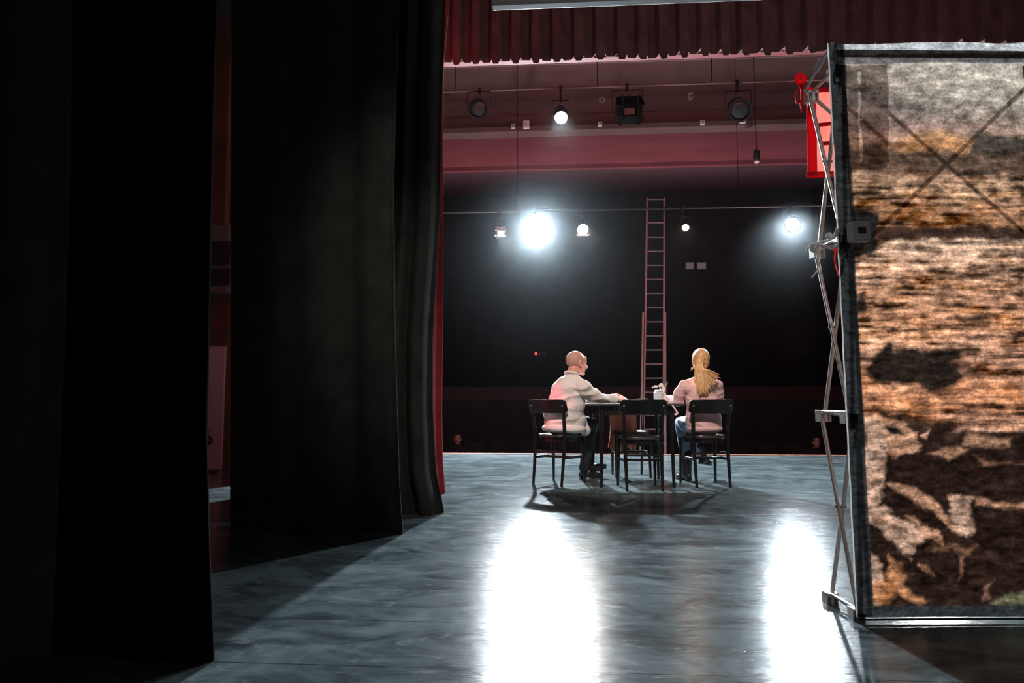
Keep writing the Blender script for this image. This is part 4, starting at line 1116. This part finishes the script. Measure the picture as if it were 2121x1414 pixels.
# ------------------------------------------------------------------ red banner
bn = thing('red_banner', P(1680, 367, 3.05), 'red banner hanging from the frame, half hidden by the printed panel', 'banner')
BD = 3.05
def bp_(px, py, dd=0.0): return P(px, py, BD + dd)
m = MB(); vs = []; nu, nv = 24, 30
def bpx(u, v): return (1690 + (1738 - 1690) * u + 3 * v, 182 + 178 * v - 2 * u)
for j in range(nv + 1):
    for i in range(nu + 1):
        u, v = i / nu, j / nv; x, y = bpx(u, v)
        vs.append(bp_(x, y, 0.006 * math.sin(u * 7 + v * 3) + 0.004 * math.sin(v * 16 + u * 4)))
m.add(vs, [(j * (nu + 1) + i, j * (nu + 1) + i + 1, (j + 1) * (nu + 1) + i + 1, (j + 1) * (nu + 1) + i) for j in range(nv) for i in range(nu)])
m.build('cloth', M['banner'], bn)
def strip(x0, y0, x1, y1, x2, y2, x3, y3, nm, dd=-0.012, mt=None):
    m = MB(); a, b, c, d = bp_(x0, y0, dd), bp_(x1, y1, dd), bp_(x2, y2, dd), bp_(x3, y3, dd)
    vs = []; n = 16
    for j in range(n + 1):
        for i in range(3):
            v = j / n; u = i / 2
            q = (a * (1 - u) + b * u) * (1 - v) + (d * (1 - u) + c * u) * v
            vs.append(q + Vector((0, 0.002 * math.sin(v * 19), 0)))
    m.add(vs, [(j * 3 + i, j * 3 + i + 1, (j + 1) * 3 + i + 1, (j + 1) * 3 + i) for j in range(n) for i in range(2)])
    o = m.build(nm, mt or M['banner_deep'], bn); s = o.modifiers.new('s', 'SOLIDIFY'); s.thickness = 0.003; return o
strip(1669, 180, 1688, 182, 1691, 362, 1673, 362, 'side_hem')
strip(1670, 356, 1742, 353, 1742, 365, 1671, 368, 'bottom_hem', -0.016)
strip(1686, 181, 1738, 180, 1738, 190, 1686, 191, 'top_hem', -0.014)
# the back of the lettering showing through
strip(1693, 255, 1738, 250, 1738, 258, 1693, 262, 'letter_stroke', -0.013)
strip(1700, 293, 1739, 291, 1739, 298, 1700, 301, 'letter_stroke', -0.013)
strip(1692, 258, 1698, 256, 1698, 276, 1692, 276, 'letter_stroke', -0.013)
strip(1691, 280, 1697, 278, 1701, 298, 1693, 292, 'letter_stroke', -0.013)
# knotted ribbon
m = MB()
ring = [bp_(1658 + 7.5 * math.sin(a), 164 - 8.5 * math.cos(a) , -0.03) for a in [2 * PI * i / 18 for i in range(19)]]
m.tube(ring, 0.005, 8, flat=2.2); m.ell(bp_(1660, 177, -0.03), (0.010, 0.010, 0.012))
m.build('ribbon_loop', M['banner_deep'], bn)
m = MB()
m.tube(smooth_path([bp_(1660, 178, -.03), bp_(1652, 188, -.03), bp_(1649, 200, -.03), bp_(1652, 212, -.03), bp_(1660, 208, -.03)]), [0.010] * 33, 8, flat=0.4)
m.tube(smooth_path([bp_(1661, 178, -.03), bp_(1662, 200, -.03), bp_(1659, 215, -.03), bp_(1661, 233, -.03)]), [0.016 - 0.013 * (i / 24) ** 2 for i in range(25)], 8, flat=0.4)
m.tube(smooth_path([bp_(1664, 180, -.03), bp_(1672, 200, -.03), bp_(1676, 222, -.03), bp_(1679, 240, -.03)]), [0.022 - 0.019 * (i / 24) ** 1.5 for i in range(25)], 8, flat=0.4)
m.build('ribbon_tail', M['banner_deep'], bn)

# ------------------------------------------------------------------ house lamps
def fixture(px, py, Y, r, lens_mat, label, group, aim=None, doors=0, power=0, color=(1, 1, 1), Lbody=None, name='stage_spotlight', pipe_z=None, pipe_y=None, angle=95, lrad=None, blend=0.9, tag_card=False):
    c = HY(px, py, Y)
    aim = Vector(aim) if aim is not None else W(1.2, 6.0, 0.5)
    t = thing(name, c, label, 'spotlight', group)
    d = (aim - c).normalized(); u = Vector((0, 0, 1)); sd = d.cross(u).normalized(); up = sd.cross(d)
    Mx = Matrix((sd, up, d)).transposed().to_4x4(); Mx = Matrix.Translation(c) @ Mx      # local z = beam
    Lb = Lbody or r * 2.6
    MB().lathe([(0, -Lb), (r * 0.55, -Lb), (r * 0.9, -Lb * 0.85), (r * 1.12, -Lb * 0.55), (r * 1.15, -0.02), (r * 1.22, -0.02), (r * 1.22, 0.03), (r * 1.02, 0.03), (r * 1.02, -0.01), (r * 1.0, -0.03), (0, -0.03)], 36, Mx).build('housing', M['fixture'], t)
    MB().lathe([(0, 0.022), (r * 0.5, 0.018), (r * 0.85, 0.008), (r, -0.01), (r, -0.025), (0, -0.028)], 36, Mx).build('lens', lens_mat, t)
    pv = Mx @ Vector((0, 0, -Lb * 0.45))
    R_ = r * 1.35
    top = pv + Vector((0, 0, R_ + 0.10))
    m = MB(); m.bar(pv + sd * R_, pv + sd * R_ + Vector((0, 0, R_ + 0.1)), 0.03, 0.008, sd); m.bar(pv - sd * R_, pv - sd * R_ + Vector((0, 0, R_ + 0.1)), 0.03, 0.008, sd)
    m.bar(top + sd * (R_ + .004), top - sd * (R_ + .004), 0.03, 0.008); m.build('yoke', M['black_metal'], t, smooth=False)
    zp = pipe_z if pipe_z else top.z + 0.12
    py_ = pipe_y if pipe_y else top.y
    MB().bar(top, Vector((top.x, py_, top.z + 0.03)), 0.03, 0.03).bar(Vector((top.x, py_, top.z)), Vector((top.x, py_, zp + 0.02)), 0.03, 0.03, (1, 0, 0)).box((top.x, py_, zp), (0.05, 0.09, 0.08)).build('clamp', M['black_metal'], t, smooth=False, bevel=0.004)
    for k in range(doors):
        a = (k * PI / 2) + 0.0
        dm = Mx @ Matrix.Rotation(a, 4, 'Z') @ Matrix.Translation((0, -r * 1.15, 0.03)) @ Matrix.Rotation(R(-28 if k % 2 == 0 else -20), 4, 'X')
        hw = r * 1.05
        MB().prism([(-hw, 0), (hw, 0), (hw * 1.35, 0), (hw * 1.0, 0)][:2] + [(hw * 1.25, r * 1.5), (-hw * 1.25, r * 1.5)], 0.004, dm @ Matrix.Rotation(PI / 2, 4, 'X')).build('barn_door', M['barn_metal'] if doors < 4 else M['fixture'], t, smooth=False)
    if tag_card:
        MB().box(Mx @ Vector((-0.02, -r * 0.1, 0.035)), (0.2, 0.006, 0.12), Mx.to_3x3() @ Matrix.Rotation(PI / 2, 3, 'X')).build('label_card', M['grey_plastic'], t, smooth=False)
    if power:
        l = spot('lamp_light', c + d * 0.08 - t.location, aim - t.location, power, color, angle, blend, lrad or r * 0.8, t)
    return t, top
YL = 12.7
PYL = YL + 0.30
zp = HY(1300, 433, PYL).z
G1 = 'lamps on the lower lighting pipe'
f1, tp = fixture(1035, 479, YL, 0.085, M['lens_small'], 'small lit lamp with open white flaps, left of the brightest lamp', G1, doors=3, power=650, aim=W(0.7, 7.0, 1.1), angle=26, lrad=0.05, color=(0.95, 0.97, 1.0), pipe_z=zp, pipe_y=PYL)
f2, tp = fixture(1110, 475, YL, 0.20, M['lens_main'], 'brightest cool white lamp glaring at the stage, largest on the lower pipe', G1, power=8000, lrad=0.08, angle=125, blend=0.5, color=(0.80, 0.92, 1.0), pipe_z=zp, pipe_y=PYL)
f3, tp = fixture(1207, 475, YL, 0.10, M['lens_small'], 'lit white lamp with a hanging lower flap, right of the brightest lamp', G1, doors=1, power=260, aim=W(1.4, 5.2, 0), angle=34, color=(1.0, 0.92, 0.84), pipe_z=zp, pipe_y=PYL)
f4, tp = fixture(1420, 471, YL, 0.065, M['lens_amber'], 'small amber lit lamp to the right of the ladder', G1, power=25, angle=40, color=(1.0, 0.8, 0.6), pipe_z=zp, pipe_y=PYL)
f5, tp = fixture(1642, 465, YL, 0.12, M['lens_right'], 'bright cool white lamp at the right beside the folding frame', G1, power=3000, color=(0.82, 0.93, 1.0), pipe_z=zp, pipe_y=PYL, aim=W(1.9, 5.0, 0.2), angle=46, blend=0.6)
f6, tp = fixture(1905, 470, YL, 0.15, M['lens_right'], 'bright lamp behind the printed panel, lighting it from the back', G1, power=1050, color=(0.95, 0.93, 0.95), pipe_z=zp, pipe_y=PYL, aim=W(2.3, 3.0, 1.0), angle=30, blend=0.5)
t = thing('lighting_pipe', (-3, YL, zp), 'long black pipe carrying the row of lit lamps', 'lighting pipe')
MB().tube([(-5.9, PYL, zp), (8.9, PYL, zp)], 0.024, 14).build('pipe', M['black_metal'], t)
for x in (-4.5, -0.8, 3.4, 8.0):
    MB().tube([(x, PYL, zp), (x, PYL, 8.85)], 0.006, 8).build('suspension_cable', M['black_metal'], t)
# upper row hanging before the brown bulkhead
YU = 12.5
PYU = YU + 0.25
zu = HY(1300, 178, PYU).z
G2 = 'lamps on the upper lighting pipe'
_, tu = fixture(990, 224, YU, 0.165, M['lens_off'], 'unlit dark round lamp at the left end of the upper pipe', G2, aim=W(-1.5, 3, 1.5), pipe_z=zu, pipe_y=PYU, Lbody=0.3)
fixture(1162, 243, YU, 0.115, emis('upper_lens', (0.95, 0.97, 1.0), 30), 'lit white lamp high on the upper pipe', G2, aim=W(0.6, 5.5, 0), power=400, angle=44, color=(0.95, 0.95, 1.0), pipe_z=zu, pipe_y=PYU, Lbody=0.5)
fixture(1302, 228, YU, 0.21, M['lens_off'], 'large unlit lamp with a pale label card and spread black flaps', G2, aim=W(1.5, 3, 1.8), doors=4, pipe_z=zu, pipe_y=PYU, tag_card=True)
fixture(1533, 228, YU, 0.175, M['lens_off'], 'unlit tall dark lamp at the right end of the upper pipe', G2, aim=W(2.5, 3, 0.5), pipe_z=zu, pipe_y=PYU, Lbody=0.55)
t = thing('lighting_pipe', (-3, tu.y, zu), 'thin grey pipe high up carrying the unlit lamps and one lit lamp', 'lighting pipe')
MB().tube([(-5.9, PYU, zu), (8.9, PYU, zu)], 0.018, 12).build('pipe', M['house_brown'], t)
for x in (-2.0, 0.75, 2.9, 5.5):
    MB().tube([(x, PYU, zu), (x, PYU, 8.85)], 0.01, 8).build('suspension_rod', M['black_metal'], t)
# small boxes on the bulkhead
for (px, py, w_, h_, lb) in ((1090, 258, .13, .17, 'pale socket box low on the bulkhead, left of the lit upper lamp'), (1247, 208, .13, .10, 'pale socket box beside the large lamp with the label card'),
                             (1430, 200, .10, .16, 'faint pale switch box midway between the two right-hand upper lamps'), (1063, 262, .08, .09, 'tiny white fitting on the ledge at the left'),
                             (1243, 257, .08, .09, 'tiny white fitting on the ledge below the large lamp'), (1455, 254, .09, .10, 'tiny white fitting on the ledge at the right'),
                             (1538, 250, .12, .10, 'pale box hanging under the right-hand upper lamp')):
    c = HY(px, py, YA - 0.3 if py > 240 else YA - 0.04)
    t = thing('socket_box', c, lb, 'socket', 'small pale boxes on the house bulkhead')
    MB().box(c, (w_, 0.06, h_)).build('housing', M['white_plastic'], t, smooth=False, bevel=0.008)
    MB().ell(c + Vector((0, -0.03, 0.0)), (0.018, 0.01, 0.018), seg=12, rings=8).build('outlet', M['dark_plastic'], t)
# cable and pendant near the right
t = thing('pendant_lamp', HY(1567, 330, 14.0), 'small dark pendant hanging on a thin cable beside the red band', 'lamp')
c = HY(1567, 322, 14.0)
MB().tube([c, Vector((c.x, c.y, 8.8))], 0.012, 8).build('cable', M['black_metal'], t)
MB().lathe([(0.02, 0.12), (0.06, 0.09), (0.07, -0.05), (0.05, -0.1), (0, -0.1)], 20, Matrix.Translation(c)).build('shade', M['fixture'], t)
MB().ell(c - Vector((0, 0, 0.13)), (0.05, 0.05, 0.04)).build('bulb', M['white_plastic'], t)
# booth windows, indicator, faint plates on the rear wall
for (x0, x1, lb) in ((1420, 1437, 'left pane of the pair of dim grey control booth windows'), (1444, 1462, 'right pane of the pair of dim grey control booth windows')):
    a_ = HY(x0, 544, YB - 0.1); b_ = HY(x1, 557, YB - 0.1)
    t = thing('booth_window', (a_ + b_) / 2, lb, 'window', 'dim booth windows on the rear wall')
    MB().box((a_ + b_) / 2, (b_.x - a_.x, 0.05, a_.z - b_.z)).build('pane', M['dim_window'], t, smooth=False)
    MB().box((a_ + b_) / 2 + Vector((0, 0.02, 0)), (b_.x - a_.x + 0.08, 0.05, a_.z - b_.z + 0.08)).build('frame', M['black_metal'], t, smooth=False)
c = HY(1110, 732, YB - 0.15)
t = thing('indicator_box', c, 'small box with a red indicator light on the rear wall, left of the ladder', 'indicator')
MB().ell(c, (0.05, 0.04, 0.05)).build('red_light', M['led_red'], t)
MB().box(c + Vector((0.22, 0.05, -0.02)), (0.30, 0.06, 0.13)).build('housing', M['house_brown'], t, smooth=False, bevel=0.01)

# ------------------------------------------------------------------ extension ladder leaning in the house
bot = (HY(1331.5, 818, 13.6), HY(1374.5, 818, 13.6))
lt = thing('extension_ladder', HY(1352, 818, 13.6), 'tall pale extension ladder leaning against the lower lighting pipe', 'ladder')
def lad(px, py, off=0.0):
    Y = 13.35 - (py - 410) / 408 * 0.75 + off
    return HY(px, py, Y)
topL, topR = lad(1341, 410), lad(1376, 410)
botL, botR = lad(1332.5, 905), lad(1374, 905)
def ext(a, b, z): k = (z - a.z) / (b.z - a.z); return a + (b - a) * k
for (a, b) in ((topL, botL), (topR, botR)):
    MB().bar(a, ext(a, b, 0.2), 0.028, 0.06, (0, 1, 0)).build('rail', M['ladder_metal'], lt, smooth=False)
lowL0, lowR0 = lad(1332, 648, -0.04), lad(1377.5, 648, -0.04)
dl = (botL - topL).normalized(); dr = (botR - topR).normalized()
for (a, b) in ((lowL0, lad(1327.5, 905, -0.04)), (lowR0, lad(1378, 905, -0.04))):
    e_ = ext(a, b, HF); rl_ = MB().bar(a, e_, 0.030, 0.06, (0, 1, 0)).build('rail', M['ladder_metal'], lt, smooth=False)
    MB().box(e_ + Vector((0, 0, 0.02)), (0.05, 0.09, 0.04)).build('rubber_foot', M['dark_plastic'], lt, smooth=False).parent = rl_
ry = [413, 461] + [491 + 29.2 * i for i in range(12)]
for y_ in ry:
    k = (y_ - 410) / (905 - 410.0)
    a = HY(1341 - 8.5 * k, y_, lad(0, y_).y); b = HY(1376 - 2 * k, y_, lad(0, y_).y)
    a = lad(1341 - 8.5 * k, y_); b = lad(1376 - 2 * k, y_)
    MB().tube([a, b], 0.014, 10).build('rung', M['ladder_metal'], lt)
for i in range(8):
    y_ = 860 + 29.2 * i; k = (y_ - 410) / 495.0
    a = lad(1341 - 8.5 * k - 2, y_, -0.04); b = lad(1376 - 2 * k + 2, y_, -0.04)
    if a.z > HF + 0.15: MB().tube([a, b], 0.014, 10).build('rung', M['ladder_metal'], lt)

# ------------------------------------------------------------------ first rows of the house
def seat(loc):
    t = thing('theatre_seat', loc, 'dark upholstered theatre seat in the unlit front row', 'seat', 'theatre seats in the unlit front row', 0.0, world_children=False)
    MB().box((0, 0, 0.43), (0.46, 0.42, 0.12)).build('seat', M['seat_fabric'], t, smooth=False, bevel=0.03)
    MB().box((0, 0.26, 0.66), (0.46, 0.09, 0.48)).build('backrest', M['seat_fabric'], t, smooth=False, bevel=0.04)
    for s_ in (-1, 1):
        MB().box((s_ * 0.26, 0.0, 0.32), (0.05, 0.42, 0.64)).build('arm', M['dark_plastic'], t, smooth=False, bevel=0.01)
    return t
YS = 15.0
s0 = seat((-1.9, YS, HF))
xs = [-1.9 + 0.58 * i for i in range(18)]
for x in xs[1:]:
    c = copy_tree(s0); c.location = (x, YS, HF)
def spectator(px, py, col, label, lean=0.0):
    q = HY(px, py, YS - 0.02)
    q.x = min(xs, key=lambda v: abs(v - q.x)) if False else q.x
    t = thing('person', (q.x, YS, HF), label, 'person')
    hm = Matrix.Translation(q) @ Matrix.Rotation(PI + lean, 4, 'Z')
    m = MB(); head_parts(m, hm, False)
    x, z = q.x, q.z
    m.limb((x, q.y + .02, z - .06), (x, q.y + .05, z - .18), 0.05, 0.055); m.limb((x - .16, q.y + .05, z - .24), (x + .16, q.y + .05, z - .24), 0.055, 0.055)
    m.limb((x, q.y + .05, z - .24), (x, q.y + .08, HF + 0.58), 0.12, 0.13)
    for s_ in (-1, 1):
        m.chain([(x + s_ * .19, q.y + .05, z - .26), (x + s_ * .23, q.y - .05, z - .52), (x + s_ * .10, q.y - .25, HF + 0.62)], [0.045, 0.038, 0.028])
        m.chain([(x + s_ * .09, q.y + .05, HF + .56), (x + s_ * .10, q.y - .38, HF + .56), (x + s_ * .10, q.y - .42, HF + .08), (x + s_ * .10, q.y - .55, HF + .04)], [0.08, 0.055, 0.038, 0.03])
        hand(m, (x + s_ * .10, q.y - .25, HF + 0.62), (-s_ * 0.3, -1, -0.1), (0, 0, 1), -s_, 0.4)
    fuse(m, 'body', M['skin_woman'], t, 0.008, 2)
    m = MB(); m.ell((0, -0.024, 0.034), (0.088, 0.105, 0.098)); m.ell((0, -0.035, -0.03), (0.085, 0.08, 0.09)); m.xf(hm)
    hi = hm.inverted()
    fuse(m, 'hair', mat('dark_hair', (0.03, 0.02, 0.015), 0.7), t, 0.008, 1, fn=lambda co, n: -0.04 if ((hi @ co).y > 0.04 and (hi @ co).z < 0.07) else 0.0)
    m = MB(); m.limb((x - .17, q.y + .05, z - .25), (x + .17, q.y + .05, z - .25), 0.075, 0.075); m.limb((x, q.y + .05, z - .26), (x, q.y + .08, HF + 0.58), 0.15, 0.165)
    for s_ in (-1, 1): m.chain([(x + s_ * .19, q.y + .05, z - .26), (x + s_ * .23, q.y - .05, z - .52), (x + s_ * .12, q.y - .22, HF + 0.63)], [0.06, 0.052, 0.042])
    fuse(m, 'jumper', M['dim_cloth'], t, 0.01, 3)
    m = MB()
    for s_ in (-1, 1): m.chain([(x + s_ * .09, q.y + .05, HF + .56), (x + s_ * .10, q.y - .38, HF + .56), (x + s_ * .10, q.y - .42, HF + .12)], [0.095, 0.07, 0.055])
    fuse(m, 'trousers', M['dim_cloth'], t, 0.01, 3)
    return t
spectator(948, 908, None, 'dimly lit spectator nearest the red curtain in the dark front row', 0.2)
spectator(1690, 915, None, 'faint spectator in the dark front row beside the folding frame', 0.1)
